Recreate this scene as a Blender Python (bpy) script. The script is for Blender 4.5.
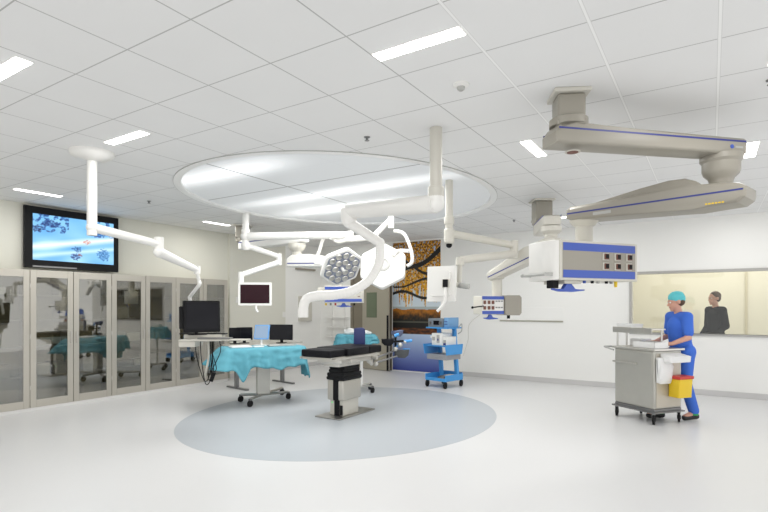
import bpy, bmesh, math, random
from mathutils import Vector, Matrix, noise
PI = math.pi
random.seed(7)
for o in list(bpy.data.objects): bpy.data.objects.remove(o)
SC = bpy.context.scene
COL = SC.collection
V = Vector

# ------------------------------------------------------------ camera, world, lights, exposure
TH = 0.5774; EYE = 1.55; FPX = 514.0
cam = bpy.data.objects.new('camera', bpy.data.cameras.new('camera')); COL.objects.link(cam)
cam.location = (0, 0, EYE); cam.rotation_euler = (PI/2, 0, TH)
cam.data.sensor_width = 36; cam.data.lens = FPX/768*36
cam.data.shift_x = 8/768; cam.data.shift_y = 50/768
cam.data.clip_start = 0.05
SC.camera = cam
W = bpy.data.worlds.new('world'); SC.world = W; W.use_nodes = True
W.node_tree.nodes['Background'].inputs[0].default_value = (1.0, 1.0, 0.995, 1)
W.node_tree.nodes['Background'].inputs[1].default_value = 1.15
SC.view_settings.view_transform = 'Standard'; SC.view_settings.look = 'None'
SC.view_settings.gamma = 1; SC.view_settings.use_curve_mapping = False
SC.view_settings.exposure = 0.28

def area(name, loc, sx, sy, power, color=(1, 0.99, 0.97), rz=0):
    l = bpy.data.lights.new(name, 'AREA'); l.shape = 'RECTANGLE'; l.size = sx; l.size_y = sy
    l.energy = power; l.color = color
    o = bpy.data.objects.new(name, l); o.location = loc; o.rotation_euler = (0, 0, rz); COL.objects.link(o)
    return o
H = 3.10
# the room's own lamps: glow of the round luminous ceiling, the strips give their own light further down
area('round_ceiling_glow', (-4.47, 5.95, 3.10), 2.8, 3.0, 92)
area('control_room_fill', (0.2, 12.6, 2.95), 3.0, 0.8, 38, (1, 0.96, 0.88))  # unseen fill, added because the world light hardly reaches the control room

FW = V((-math.sin(TH), math.cos(TH), 0)); RT = V((math.cos(TH), math.sin(TH), 0))
def at(px, py, d):            # a point of the room seen in direction (px, py), d metres deep
    return V((0, 0, EYE)) + (FW + RT*((px-376)/FPX) + V((0, 0, (306-py)/FPX)))*d

# ------------------------------------------------------------ materials
MATS = {}
def mat(name, col, rough=0.5, metal=0.0, emit=None, es=1.0, spec=0.5, var=0.0, vscale=8.0, bump=0.0):
    if name in MATS: return MATS[name]
    m = bpy.data.materials.new(name); m.use_nodes = True; nt = m.node_tree
    b = nt.nodes['Principled BSDF']
    b.inputs['Base Color'].default_value = (*col, 1); b.inputs['Roughness'].default_value = rough
    b.inputs['Metallic'].default_value = metal; b.inputs['Specular IOR Level'].default_value = spec
    if emit:
        b.inputs['Emission Color'].default_value = (*emit, 1); b.inputs['Emission Strength'].default_value = es
    if var or bump:
        tc = nt.nodes.new('ShaderNodeTexCoord'); nz = nt.nodes.new('ShaderNodeTexNoise')
        nz.inputs['Scale'].default_value = vscale; nz.inputs['Detail'].default_value = 4
        nt.links.new(tc.outputs['Object'], nz.inputs['Vector'])
        if var:
            r = nt.nodes.new('ShaderNodeMix'); r.data_type = 'RGBA'
            r.inputs[6].default_value = (*[c*(1-var) for c in col], 1)
            r.inputs[7].default_value = (*[min(1, c*(1+var)) for c in col], 1)
            nt.links.new(nz.outputs['Fac'], r.inputs[0]); nt.links.new(r.outputs[2], b.inputs['Base Color'])
        if bump:
            bp = nt.nodes.new('ShaderNodeBump'); bp.inputs['Strength'].default_value = bump
            nt.links.new(nz.outputs['Fac'], bp.inputs['Height']); nt.links.new(bp.outputs[0], b.inputs['Normal'])
    MATS[name] = m
    return m
def glass(name, tint, refl):
    m = bpy.data.materials.new(name); m.use_nodes = True; nt = m.node_tree; nt.nodes.clear()
    o = nt.nodes.new('ShaderNodeOutputMaterial'); t = nt.nodes.new('ShaderNodeBsdfTransparent')
    t.inputs[0].default_value = (*tint, 1)
    g = nt.nodes.new('ShaderNodeBsdfGlossy'); g.inputs['Roughness'].default_value = 0.02
    fr = nt.nodes.new('ShaderNodeFresnel'); fr.inputs[0].default_value = 1.5
    ad = nt.nodes.new('ShaderNodeMath'); ad.operation = 'ADD'; ad.inputs[1].default_value = refl
    mx = nt.nodes.new('ShaderNodeMixShader')
    nt.links.new(fr.outputs[0], ad.inputs[0]); nt.links.new(ad.outputs[0], mx.inputs[0])
    nt.links.new(t.outputs[0], mx.inputs[1]); nt.links.new(g.outputs[0], mx.inputs[2]); nt.links.new(mx.outputs[0], o.inputs[0])
    return m
def vcol_mat(name, emit, rough=0.4):
    m = bpy.data.materials.new(name); m.use_nodes = True; nt = m.node_tree; b = nt.nodes['Principled BSDF']
    a = nt.nodes.new('ShaderNodeVertexColor'); a.layer_name = 'picture'
    b.inputs['Roughness'].default_value = rough
    if emit:
        b.inputs['Base Color'].default_value = (0.01, 0.01, 0.01, 1)
        nt.links.new(a.outputs[0], b.inputs['Emission Color']); b.inputs['Emission Strength'].default_value = emit
    else: nt.links.new(a.outputs[0], b.inputs['Base Color'])
    return m
M = dict(
    wall=mat('wall_paint', (0.85, 0.845, 0.815), 0.7, var=0.01, vscale=1.5),
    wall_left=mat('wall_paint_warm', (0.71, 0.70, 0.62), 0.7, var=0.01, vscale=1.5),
    cream=mat('cream_wall', (0.70, 0.67, 0.57), 0.8),
    floor=mat('floor_vinyl', (0.69, 0.69, 0.69), 0.32, var=0.012, vscale=90, spec=0.4),
    floorgrey=mat('floor_vinyl_grey', (0.47, 0.50, 0.53), 0.35, var=0.03, vscale=120, spec=0.4),
    base=mat('skirting_vinyl', (0.58, 0.57, 0.56), 0.5),
    white=mat('enamel_white', (0.80, 0.79, 0.76), 0.3),
    offwhite=mat('plastic_offwhite', (0.58, 0.56, 0.50), 0.35),
    warmwhite=mat('plastic_warm', (0.31, 0.29, 0.245), 0.4),
    greyp=mat('plastic_grey', (0.42, 0.42, 0.40), 0.4),
    steel=mat('brushed_steel', (0.62, 0.60, 0.56), 0.33, 0.85, var=0.05, vscale=30),
    cabsteel=mat('cabinet_steel', (0.52, 0.49, 0.43), 0.38, 0.55, var=0.05, vscale=3),
    darksteel=mat('dark_steel', (0.22, 0.22, 0.22), 0.35, 0.7),
    cartsteel=mat('cart_steel', (0.50, 0.49, 0.45), 0.4, 0.6, var=0.05),
    black=mat('black_plastic', (0.008, 0.008, 0.009), 0.4, spec=0.15),
    blackpad=mat('black_leatherette', (0.008, 0.008, 0.010), 0.5, spec=0.15, bump=0.1, vscale=60),
    rubber=mat('rubber', (0.014, 0.014, 0.015), 0.7, spec=0.2),
    blue=mat('blue_band', (0.045, 0.095, 0.42), 0.4),
    navy=mat('navy_line', (0.03, 0.04, 0.22), 0.4),
    cartblue=mat('cart_blue', (0.06, 0.32, 0.72), 0.35),
    drape=mat('drape_blue', (0.10, 0.345, 0.43), 0.8, var=0.12, vscale=14, bump=0.3),
    screen=mat('screen_black', (0.006, 0.006, 0.009), 0.15, spec=0.2),
    screenred=mat('screen_maroon', (0.022, 0.004, 0.008), 0.25, spec=0.2),
    screenblue=mat('screen_blue', (0.05, 0.05, 0.05), 0.2, emit=(0.42, 0.60, 0.85), es=0.55),
    lamp=mat('lamp_glow', (0.9, 0.9, 0.9), 0.5, emit=(1, 0.99, 0.97), es=5.0),
    led=mat('led_glass', (0.25, 0.27, 0.33), 0.15),
    door=mat('door_steel', (0.40, 0.37, 0.30), 0.45, 0.35),
    doordark=mat('door_recess', (0.20, 0.175, 0.13), 0.5),
    green=mat('greenish_glass', (0.13, 0.16, 0.10), 0.1),
    scrub=mat('scrub_blue', (0.045, 0.15, 0.62), 0.8, bump=0.3, vscale=25),
    capm=mat('cap_turquoise', (0.12, 0.55, 0.60), 0.8, bump=0.3, vscale=40),
    skin=mat('skin', (0.62, 0.33, 0.24), 0.5),
    hair=mat('hair_brown', (0.10, 0.06, 0.035), 0.7),
    darkcloth=mat('dark_cloth', (0.006, 0.006, 0.006), 0.9, spec=0.02),
    yellow=mat('yellow_plastic', (0.80, 0.55, 0.02), 0.45),
    red=mat('red_plastic', (0.55, 0.04, 0.03), 0.45),
    shoe=mat('shoe_black', (0.02, 0.02, 0.02), 0.5),
    shoegreen=mat('shoe_green', (0.03, 0.35, 0.10), 0.5),
    bag=mat('bag_white', (0.78, 0.78, 0.77), 0.6, bump=0.3, vscale=12),
    purple=mat('pad_dark_blue', (0.02, 0.03, 0.12), 0.4),
    copper=mat('socket_brown', (0.16, 0.06, 0.04), 0.5),
    green_led=mat('led_green', (0.0, 0.2, 0.05), 0.4, emit=(0.1, 0.9, 0.2), es=1.0),
    red_led=mat('led_red', (0.3, 0.02, 0.02), 0.4, emit=(1.0, 0.25, 0.2), es=1.2),
    winglass=glass('window_glass', (0.96, 0.97, 0.95), 0.0),
    cabglass=glass('cabinet_glass', (0.80, 0.79, 0.72), 0.17),
    cabin=mat('cabinet_inside', (0.42, 0.39, 0.30), 0.6),
    shelfm=mat('shelf_steel', (0.40, 0.39, 0.35), 0.4, 0.4),
)

# ------------------------------------------------------------ mesh helpers
class MB:
    def __init__(s): s.bm = bmesh.new()
    def _new(s, fn):
        n0 = len(s.bm.verts); fn(); s.bm.verts.ensure_lookup_table(); return s.bm.verts[n0:]
    def box(s, lo, hi, bev=0.0, mtx=None):
        lo, hi = V(lo), V(hi)
        r = bmesh.ops.create_cube(s.bm, size=1)
        vs = r['verts']
        c = (lo+hi)/2; d = hi-lo
        for v in vs: v.co = V((v.co.x*d.x, v.co.y*d.y, v.co.z*d.z)) + c
        if bev:
            es = list({e for v in vs for e in v.link_edges})
            rr = bmesh.ops.bevel(s.bm, geom=es, offset=min(bev, 0.45*min(d)), segments=3, affect='EDGES', profile=0.5)
            vs = list({v for f in rr['faces'] for v in f.verts} | {v for v in vs if v.is_valid})
        if mtx is not None:
            for v in vs: v.co = mtx @ v.co
        return s
    def cyl(s, a, b, r0, r1=None, n=20, cap=True):
        a, b = V(a), V(b); r1 = r0 if r1 is None else r1
        q = (b-a).to_track_quat('Z', 'Y').to_matrix()
        ra = [s.bm.verts.new(a + q @ V((r0*math.cos(2*PI*i/n), r0*math.sin(2*PI*i/n), 0))) for i in range(n)]
        rb = [s.bm.verts.new(b + q @ V((r1*math.cos(2*PI*i/n), r1*math.sin(2*PI*i/n), 0))) for i in range(n)]
        for i in range(n): s.bm.faces.new((ra[i], ra[(i+1) % n], rb[(i+1) % n], rb[i]))
        if cap: s.bm.faces.new(ra[::-1]); s.bm.faces.new(rb)
        return s
    def lathe(s, base, prof, n=28, axis=(0, 0, 1)):
        base = V(base); q = V(axis).to_track_quat('Z', 'Y').to_matrix(); rings = []
        for r, z in prof:
            if r < 1e-5: rings.append([s.bm.verts.new(base + q @ V((0, 0, z)))])
            else: rings.append([s.bm.verts.new(base + q @ V((r*math.cos(2*PI*i/n), r*math.sin(2*PI*i/n), z))) for i in range(n)])
        for k in range(len(rings)-1):
            A, B = rings[k], rings[k+1]
            for i in range(n):
                j = (i+1) % n
                if len(A) == 1 and len(B) == 1: continue
                if len(A) == 1: s.bm.faces.new((A[0], B[i], B[j]))
                elif len(B) == 1: s.bm.faces.new((A[i], A[j], B[0]))
                else: s.bm.faces.new((A[i], A[j], B[j], B[i]))
        if len(rings[0]) > 1: s.bm.faces.new(rings[0][::-1])
        if len(rings[-1]) > 1: s.bm.faces.new(rings[-1])
        return s
    def tube(s, pts, r, n=12, smooth=True):
        pts = [V(p) for p in pts]
        if smooth and len(pts) > 2:
            P = [pts[0]]+pts+[pts[-1]]; out = []
            for k in range(1, len(P)-2):
                for t in range(6):
                    t /= 6
                    out.append(0.5*((2*P[k])+(-P[k-1]+P[k+1])*t+(2*P[k-1]-5*P[k]+4*P[k+1]-P[k+2])*t*t+(-P[k-1]+3*P[k]-3*P[k+1]+P[k+2])*t**3))
            out.append(pts[-1]); pts = out
        rr = r if callable(r) else (lambda t: r)
        prev = None; up = None
        for k, p in enumerate(pts):
            d = (pts[min(k+1, len(pts)-1)]-pts[max(k-1, 0)]).normalized()
            if up is None:
                up = V((0, 0, 1)) if abs(d.z) < 0.9 else V((1, 0, 0))
            x = d.cross(up).normalized(); up = x.cross(d).normalized()
            rad = rr(k/(len(pts)-1))
            ring = [s.bm.verts.new(p + (x*math.cos(2*PI*i/n)+up*math.sin(2*PI*i/n))*rad) for i in range(n)]
            if prev:
                for i in range(n): s.bm.faces.new((prev[i], prev[(i+1) % n], ring[(i+1) % n], ring[i]))
            else: s.bm.faces.new(ring[::-1])
            prev = ring
        s.bm.faces.new(prev)
        return s
    def prism(s, poly, t0, t1, mtx, bev=0.0):    # poly in local (x, z), thickness along local y
        n = len(poly)
        a = [s.bm.verts.new(mtx @ V((p[0], t0, p[1]))) for p in poly]
        b = [s.bm.verts.new(mtx @ V((p[0], t1, p[1]))) for p in poly]
        fs = [s.bm.faces.new(a), s.bm.faces.new(b[::-1])]
        for i in range(n): fs.append(s.bm.faces.new((a[i], b[i], b[(i+1) % n], a[(i+1) % n])))
        if bev:
            es = list({e for f in fs[:2] for e in f.edges})
            bmesh.ops.bevel(s.bm, geom=es, offset=bev, segments=3, affect='EDGES', profile=0.5)
        return s
    def sph(s, c, r, sc=(1, 1, 1), seg=20, rot=None):
        mt = Matrix.Translation(V(c)) @ (rot if rot is not None else Matrix.Identity(4)) @ Matrix.Diagonal((r*sc[0], r*sc[1], r*sc[2], 1))
        bmesh.ops.create_uvsphere(s.bm, u_segments=seg, v_segments=seg//2+2, radius=1, matrix=mt)
        return s
    def cap(s, a, b, r0, r1):       # tapered capsule
        s.cyl(a, b, r0, r1, 16); s.sph(a, r0, seg=16); s.sph(b, r1, seg=16); return s
    def build(s, name, m, parent=None, smooth=True, ang=0.6):
        bmesh.ops.recalc_face_normals(s.bm, faces=s.bm.faces)
        me = bpy.data.meshes.new(name); s.bm.to_mesh(me); s.bm.free()
        if m: me.materials.append(m)
        if smooth:
            me.polygons.foreach_set('use_smooth', [True]*len(me.polygons))
            me.set_sharp_from_angle(angle=ang)
        o = bpy.data.objects.new(name, me); COL.objects.link(o)
        if parent:
            o.parent = parent
            off = parent_world(parent)
            o.data.transform(off.inverted())
        return o
def parent_world(p):
    m = p.matrix_basis.copy()
    while p.parent: p = p.parent; m = p.matrix_basis @ m
    return m
def tag(o, label, cat, group=None):
    o['label'] = label; o['category'] = cat
    if group: o['group'] = group
    return o
def thing(name, loc, label, cat, group=None, rz=0):
    o = bpy.data.objects.new(name, None); COL.objects.link(o); o.empty_display_size = 0.1
    o.location = loc; o.rotation_euler = (0, 0, rz)
    return tag(o, label, cat, group)
def struct(o): o['kind'] = 'structure'; return o
def frame(o, xdir, zdir=V((0, 0, 1))):      # matrix: local x along xdir, local z near zdir
    x = V(xdir).normalized(); y = V(zdir).cross(x).normalized(); z = x.cross(y)
    m = Matrix((x, y, z)).transposed().to_4x4(); m.translation = V(o); return m
def rounded(w, h, r, n=5, cx=0, cy=0):
    out = []
    for sx, sy, a0 in ((1, 1, 0), (-1, 1, PI/2), (-1, -1, PI), (1, -1, 3*PI/2)):
        for k in range(n+1):
            a = a0+PI/2*k/n
            out.append((cx+sx*(w/2-r)+r*math.cos(a), cy+sy*(h/2-r)+r*math.sin(a)))
    return out

# ------------------------------------------------------------ the room
XL, YB = -8.67, 10.6
XR, YF = 3.2, -2.5
RC = V((-4.44, 6.01)); RX, RY = 2.09, 2.43     # the oval on the floor and the matching oval recess above it
struct(MB().box((XL-.3, YF, -0.1), (XR, YB+.15, 0)).build('floor', M['floor'], smooth=False))
m = MB(); m.lathe((0, 0, 0.0005), [(0, 0), (1, 0), (1, 0.0015), (0, 0.0015)], 128)
for v in m.bm.verts: v.co = V((RC.x+v.co.x*RX, RC.y+v.co.y*RY, v.co.z))
fc = m.build('floor_circle', M['floorgrey']); fc['kind'] = 'structure'

# suspended ceiling with its tile grid (grooves are a surface pattern) and a round hole
def ceiling_mat():
    m = bpy.data.materials.new('ceiling_tiles'); m.use_nodes = True; nt = m.node_tree; L = nt.links
    b = nt.nodes['Principled BSDF']; b.inputs['Roughness'].default_value = 0.85
    tc = nt.nodes.new('ShaderNodeTexCoord'); sp = nt.nodes.new('ShaderNodeSeparateXYZ'); L.new(tc.outputs['Object'], sp.inputs[0])
    def line(out, off, w):
        a = nt.nodes.new('ShaderNodeMath'); a.operation = 'ADD'; a.inputs[1].default_value = -off+60+0.3; L.new(out, a.inputs[0])
        q = nt.nodes.new('ShaderNodeMath'); q.operation = 'MODULO'; q.inputs[1].default_value = 0.6; L.new(a.outputs[0], q.inputs[0])
        s_ = nt.nodes.new('ShaderNodeMath'); s_.operation = 'SUBTRACT'; s_.inputs[1].default_value = 0.3; L.new(q.outputs[0], s_.inputs[0])
        ab = nt.nodes.new('ShaderNodeMath'); ab.operation = 'ABSOLUTE'; L.new(s_.outputs[0], ab.inputs[0])
        lt = nt.nodes.new('ShaderNodeMath'); lt.operation = 'LESS_THAN'; lt.inputs[1].default_value = w; L.new(ab.outputs[0], lt.inputs[0])
        return lt.outputs[0]
    def mul(a, b_):
        q = nt.nodes.new('ShaderNodeMath'); q.operation = 'MULTIPLY'; L.new(a, q.inputs[0]); L.new(b_, q.inputs[1]); return q.outputs[0]
    thin = line(sp.outputs['X'], -2.357, 0.0045)
    ge = nt.nodes.new('ShaderNodeMath'); ge.operation = 'GREATER_THAN'; ge.inputs[1].default_value = -1.45; L.new(sp.outputs['X'], ge.inputs[0]); east = ge.outputs[0]
    le_ = nt.nodes.new('ShaderNodeMath'); le_.operation = 'LESS_THAN'; le_.inputs[1].default_value = -1.45; L.new(sp.outputs['X'], le_.inputs[0]); west = le_.outputs[0]
    wide = line(sp.outputs['X'], -2.357, 0.011); core = line(sp.outputs['X'], -2.357, 0.007); ly = line(sp.outputs['Y'], 1.783, 0.0045)
    def mix(f, c1, c2):
        x = nt.nodes.new('ShaderNodeMix'); x.data_type = 'RGBA'; L.new(f, x.inputs[0])
        for i, c in ((6, c1), (7, c2)):
            if isinstance(c, tuple): x.inputs[i].default_value = (*c, 1)
            else: L.new(c, x.inputs[i])
        return x.outputs[2]
    nz = nt.nodes.new('ShaderNodeTexNoise'); nz.inputs['Scale'].default_value = 2.2; L.new(tc.outputs['Object'], nz.inputs['Vector'])
    tile = mix(nz.outputs['Fac'], (0.79, 0.79, 0.785), (0.82, 0.82, 0.815))
    c = mix(ly, tile, (0.46, 0.46, 0.45)); c = mix(mul(thin, west), c, (0.46, 0.46, 0.45)); c = mix(mul(wide, east), c, (0.70, 0.70, 0.69)); c = mix(mul(core, east), c, (0.90, 0.90, 0.89))
    L.new(c, b.inputs['Base Color'])
    return m
bm = bmesh.new()
x0, x1, y0, y1 = XL-.15, XR, YF, YB+.15
angs = sorted([2*PI*i/128 for i in range(128)] + [math.atan2(y-RC.y, x-RC.x) % (2*PI) for x in (x0, x1) for y in (y0, y1)])
ins, outs = [], []
for a in angs:
    d = V((math.cos(a), math.sin(a)))
    ts = []
    if d.x > 1e-9: ts.append((x1-RC.x)/d.x)
    if d.x < -1e-9: ts.append((x0-RC.x)/d.x)
    if d.y > 1e-9: ts.append((y1-RC.y)/d.y)
    if d.y < -1e-9: ts.append((y0-RC.y)/d.y)
    t = min(ts)
    re_ = 1/math.sqrt((d.x/RX)**2+(d.y/RY)**2); ins.append(bm.verts.new((RC.x+d.x*re_, RC.y+d.y*re_, H))); outs.append(bm.verts.new((RC.x+d.x*t, RC.y+d.y*t, H)))
for i in range(len(angs)):
    j = (i+1) % len(angs); bm.faces.new((ins[i], ins[j], outs[j], outs[i]))
r = bmesh.ops.extrude_face_region(bm, geom=bm.faces[:])
for v in [g for g in r['geom'] if isinstance(g, bmesh.types.BMVert)]: v.co.z += 0.05
mm = MB(); mm.bm.free(); mm.bm = bm
struct(mm.build('ceiling', ceiling_mat(), smooth=False))
# round recess: metal rim, upstand and luminous panels
RZ = 3.125
def ring(prof, name, m_, parent=None):
    mm = MB(); n = 128
    rings = [[mm.bm.verts.new((RC.x+(RX+r)*math.cos(2*PI*i/n), RC.y+(RY+r)*math.sin(2*PI*i/n), z)) for i in range(n)] for r, z in prof]
    for k in range(len(rings)-1):
        for i in range(n): mm.bm.faces.new((rings[k][i], rings[k][(i+1) % n], rings[k+1][(i+1) % n], rings[k+1][i]))
    return mm.build(name, m_, parent)
rim = struct(ring([(-.085, RZ), (-.085, H-.004), (-.075, H-.010), (.008, H-.010)], 'ceiling_rim', mat('rim_white', (.88, .88, .87), .4)))
ring([(.008, H-.010), (.008, H+.002), (.012, H-.001), (.012, H-.010), (.008, H-.010)], 'rim_shadow_line', M['greyp'], rim)  # grey ring colours in the thin shadow line around the rim
def lumi_mat():
    m = bpy.data.materials.new('luminous_panels'); m.use_nodes = True; nt = m.node_tree; L = nt.links
    b = nt.nodes['Principled BSDF']; b.inputs['Roughness'].default_value = 0.6
    tc = nt.nodes.new('ShaderNodeTexCoord'); sp = nt.nodes.new('ShaderNodeSeparateXYZ'); L.new(tc.outputs['Object'], sp.inputs[0])
    def mth(op, a, v=None, c=None):
        x = nt.nodes.new('ShaderNodeMath'); x.operation = op
        for i, q in ((0, a), (1, v), (2, c)):
            if q is None: continue
            if isinstance(q, (int, float)): x.inputs[i].default_value = q
            else: L.new(q, x.inputs[i])
        return x.outputs[0]
    # three fluorescent rows behind the diffuser, each running along x
    tot = None
    for cx_, cy_, hl, hw_ in ((-4.95, 4.12, 1.05, .26), (-4.35, 5.66, 1.75, .20), (-4.9, 6.62, 1.2, .24)):
        dx = mth('DIVIDE', mth('SUBTRACT', sp.outputs['X'], cx_), hl); dx = mth('MULTIPLY', dx, dx)
        dy = mth('DIVIDE', mth('SUBTRACT', sp.outputs['Y'], cy_), hw_); dy = mth('MULTIPLY', dy, dy)
        g = mth('POWER', 2.718, mth('MULTIPLY', mth('ADD', mth('MULTIPLY', dx, dx), dy), -1.0))
        tot = g if tot is None else mth('ADD', tot, g)
    b.inputs['Emission Color'].default_value = (0.97, 0.99, 1, 1)
    def near(out, off, per, w):
        return mth('LESS_THAN', mth('ABSOLUTE', mth('SUBTRACT', mth('MODULO', mth('ADD', out, -off+60+per/2), per), per/2)), w)
    ln = mth('MAXIMUM', near(sp.outputs['X'], -4.68, 6.0, 0.012), near(sp.outputs['Y'], 5.05, 6.0, 0.012))
    fine = mth('MAXIMUM', near(sp.outputs['X'], -4.68, 1.2, 0.005), near(sp.outputs['Y'], 5.05, .6, 0.005))
    em = mth('ADD', mth('MULTIPLY', tot, 0.5), 0.15)
    dim = mth('SUBTRACT', 1.0, mth('MAXIMUM', mth('MULTIPLY', ln, .75), mth('MULTIPLY', fine, .18)))
    L.new(mth('MULTIPLY', em, dim), b.inputs['Emission Strength'])
    x = nt.nodes.new('ShaderNodeMix'); x.data_type = 'RGBA'; L.new(ln, x.inputs[0])
    x.inputs[6].default_value = (0.62, 0.635, 0.645, 1); x.inputs[7].default_value = (0.30, 0.30, 0.30, 1); L.new(x.outputs[2], b.inputs['Base Color'])
    return m
lpm = MB().lathe((0, 0, RZ), [(0, 0), (1, 0), (1, .02), (0, .02)], 96)
for v in lpm.bm.verts: v.co = V((RC.x+v.co.x*(RX-.05), RC.y+v.co.y*(RY-.05), v.co.z))
lp = struct(lpm.build('ceiling_light_panels', lumi_mat(), smooth=False))

# walls
WX0, WX1, WZ0, WZ1 = -1.23, 1.75, 1.065, 2.135
m = MB()
for lo, hi in (((XL, YB, 0), (WX0, YB+.15, H)), ((WX1, YB, 0), (XR, YB+.15, H)), ((WX0, YB, 0), (WX1, YB+.15, WZ0)), ((WX0, YB, WZ1), (WX1, YB+.15, H))):
    m.box(lo, hi)
struct(m.build('wall_back', M['wall'], smooth=False))
m = MB().box((XL-.15, YF, 0), (XL, YB+.15, H)); m.box((XL, 7.50, 0), (XL+.05, 9.22, H))
struct(m.build('wall_left', M['wall_left'], smooth=False))
struct(MB().box((-6.4+1.27, YB-.012, 0), (XR, YB, 0.10), .004).build('baseboard_back', M['base'], smooth=False))
struct(MB().box((XL+.05, 7.5, 0), (XL+.062, 9.22, 0.10)).box((XL, 9.22, 0), (XL+.012, YB-.012, 0.10)).box((XL, YB-.012, 0), (-7.7, YB, .1)).build('baseboard_left', M['base'], smooth=False))
struct(MB().box((XL, YF, 0), (-8.36, 7.24, 0.055), .004).build('trim_1', mat('plinth_white', (.74, .73, .71), .5), smooth=False))
struct(MB().box((XL, 9.24, 0.1), (XL+.012, YB, H)).build('wall_brightening_panel', M['wall'], smooth=False))  # whiter skin over the wall end, added to brighten the dim back corner
# observation window
w = struct(MB().box((WX0, YB-.02, WZ0-.035), (WX1, YB+.12, WZ0)).box((WX0, YB-.02, WZ1), (WX1, YB+.12, WZ1+.045)).box((WX0-.04, YB-.02, WZ0-.035), (WX0, YB+.12, WZ1+.045)).box((WX1, YB-.02, WZ0-.035), (WX1+.04, YB+.12, WZ1+.045)).build('window_1', mat('window_frame', (.40, .39, .37), .35, .6), smooth=False))
MB().box((WX0, YB+.05, WZ0), (WX1, YB+.056, WZ1)).build('pane', M['winglass'], w, smooth=False)
# control room behind it
struct(MB().box((-1.6, 13.6, 0), (XR, 13.7, 3.0)).build('wall_control_room', M['cream'], smooth=False))
struct(MB().box((-1.7, YB+.15, 0), (-1.6, 13.6, 3.0)).build('wall_control_left', M['cream'], smooth=False))
struct(MB().box((-1.6, YB+.15, -.1), (XR, 13.6, 0)).build('floor_control_room', M['floor'], smooth=False))
struct(MB().box((-1.6, YB+.15, 3.0), (XR, 13.6, 3.05)).build('ceiling_control_room', M['wall'], smooth=False))
struct(MB().box((0.62, 13.57, 0), (0.66, 13.6, 2.5)).box((1.5, 13.57, 0), (1.54, 13.6, 2.5)).build('trim_2', mat('cream_trim', (.55, .50, .38), .6), smooth=False))

# door in the back wall, its leaf a little open
dr = struct(MB().box((-7.66, YB-.03, 0), (-7.58, YB, 2.5)).box((-6.50, YB-.03, 0), (-6.44, YB, 2.5)).box((-7.66, YB-.03, 2.42), (-6.44, YB, 2.5)).box((-7.58, YB-.01, 0), (-7.22, YB, 2.42)).build('door_1', M['doordark'], smooth=False))
mt = frame((-7.24, YB-.05, 0), V((-6.36, YB-.22, 0))-V((-7.24, YB-.05, 0)))
lf = MB().box((0, -.045, 0.01), (.885, 0, 2.40), .004, mt).build('door_leaf', M['door'], dr, smooth=False)
MB().box((.15, -.052, 1.27), (.50, -.044, 1.88), .003, mt).build('door_window', M['green'], lf, smooth=False)
MB().box((.845, -.075, 0.02), (.885, -.046, 1.33), .003, mt).build('edge_seal', M['black'], lf, smooth=False)

# ------------------------------------------------------------ printed wall mural (a picture of a willow over a lake)
def picture(name, o, ux, w, h, nx, ny, fn, m, parent=None):
    bm = bmesh.new(); cl = bm.loops.layers.color.new('picture'); vs = {}
    ux = V(ux).normalized(); o = V(o)
    for i in range(nx+1):
        for j in range(ny+1): vs[i, j] = bm.verts.new(o + ux*(w*i/nx) + V((0, 0, h*j/ny)))
    for i in range(nx):
        for j in range(ny):
            f = bm.faces.new((vs[i, j], vs[i+1, j], vs[i+1, j+1], vs[i, j+1]))
            for lp_, (a, b) in zip(f.loops, ((i, j), (i+1, j), (i+1, j+1), (i, j+1))):
                lp_[cl] = (*fn(a/nx, b/ny), 1)
    me = bpy.data.meshes.new(name); bm.to_mesh(me); bm.free(); me.materials.append(m)
    ob = bpy.data.objects.new(name, me); COL.objects.link(ob)
    if parent:
        ob.parent = parent; me.transform(parent_world(parent).inverted())
    return ob
def mixc(a, b, t): t = max(0, min(1, t)); return tuple(x+(y-x)*t for x, y in zip(a, b))
def nz(x, y, s=0): return noise.noise(V((x, y, s)))
def mural_fn(u, v):
    # v: 0 bottom .. 1 top
    sky = mixc((.80, .84, .86), (.60, .72, .88), (v-.5)*2)
    if v < .285:                                  # lake
        c = mixc((.20, .25, .55), (.70, .78, .88), (v/.285)**.8)
    elif v < .375:                                # reflection of the far bank
        c = (.03, .022, .012) if v > .335 else mixc((.16, .07, .02), (.50, .27, .05), .4+nz(u*14, v*70))
    elif v < .385: c = (.30, .30, .26)
    elif v < .50:
        t = (v-.385)/.115 + .25*nz(u*9, v*30, 3)
        c = mixc((.015, .018, .008), (.66, .40, .05), t*1.3+.25*nz(u*30, v*60))
        if v > .478+.012*nz(u*6, 1): c = (.66, .70, .70)
    else:
        c = sky
        dens = (v-.60)*2.1 + .55*nz(u*5, v*2.6, 1) + .35*nz(u*30, v*9, 2)
        if dens > .18:
            k = nz(u*38, v*60, 5)
            c = mixc((.90, .64, .10), (.22, .09, .02), .36+nz(u*60, v*95, 5)*1.9+(v-.8)*.8)
            if nz(u*30, v*50, 9) > .24: c = mixc(c, sky, .7)
        hang = nz(u*34, v*1.6, 7)                 # hanging strands
        if v < .80 and hang > .20 and v > .52+.22*abs(nz(u*17, .3, 8)): c = mixc(c, (.85, .64, .14), .85)
        for a, b, cc, wd in ((.72, .20, .04, .020), (.655, .06, -.03, .010), (.60, -.02, .045, .011), (.86, -.12, .05, .012)):
            yb = a + b*u + cc*math.sin(u*7)*.5
            if abs(v-yb) < wd*(.6+.6*u if b > 0 else 1): c = (.03, .018, .012)
    return c
mur = picture('wall_mural', (-6.42, YB-.004, 0.02), (1, 0, 0), 1.27, 3.04, 110, 250, mural_fn, vcol_mat('mural_print', 0, .6))
tag(mur, 'tall printed wall picture of golden willow branches over a blue lake', 'wall picture')

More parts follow.
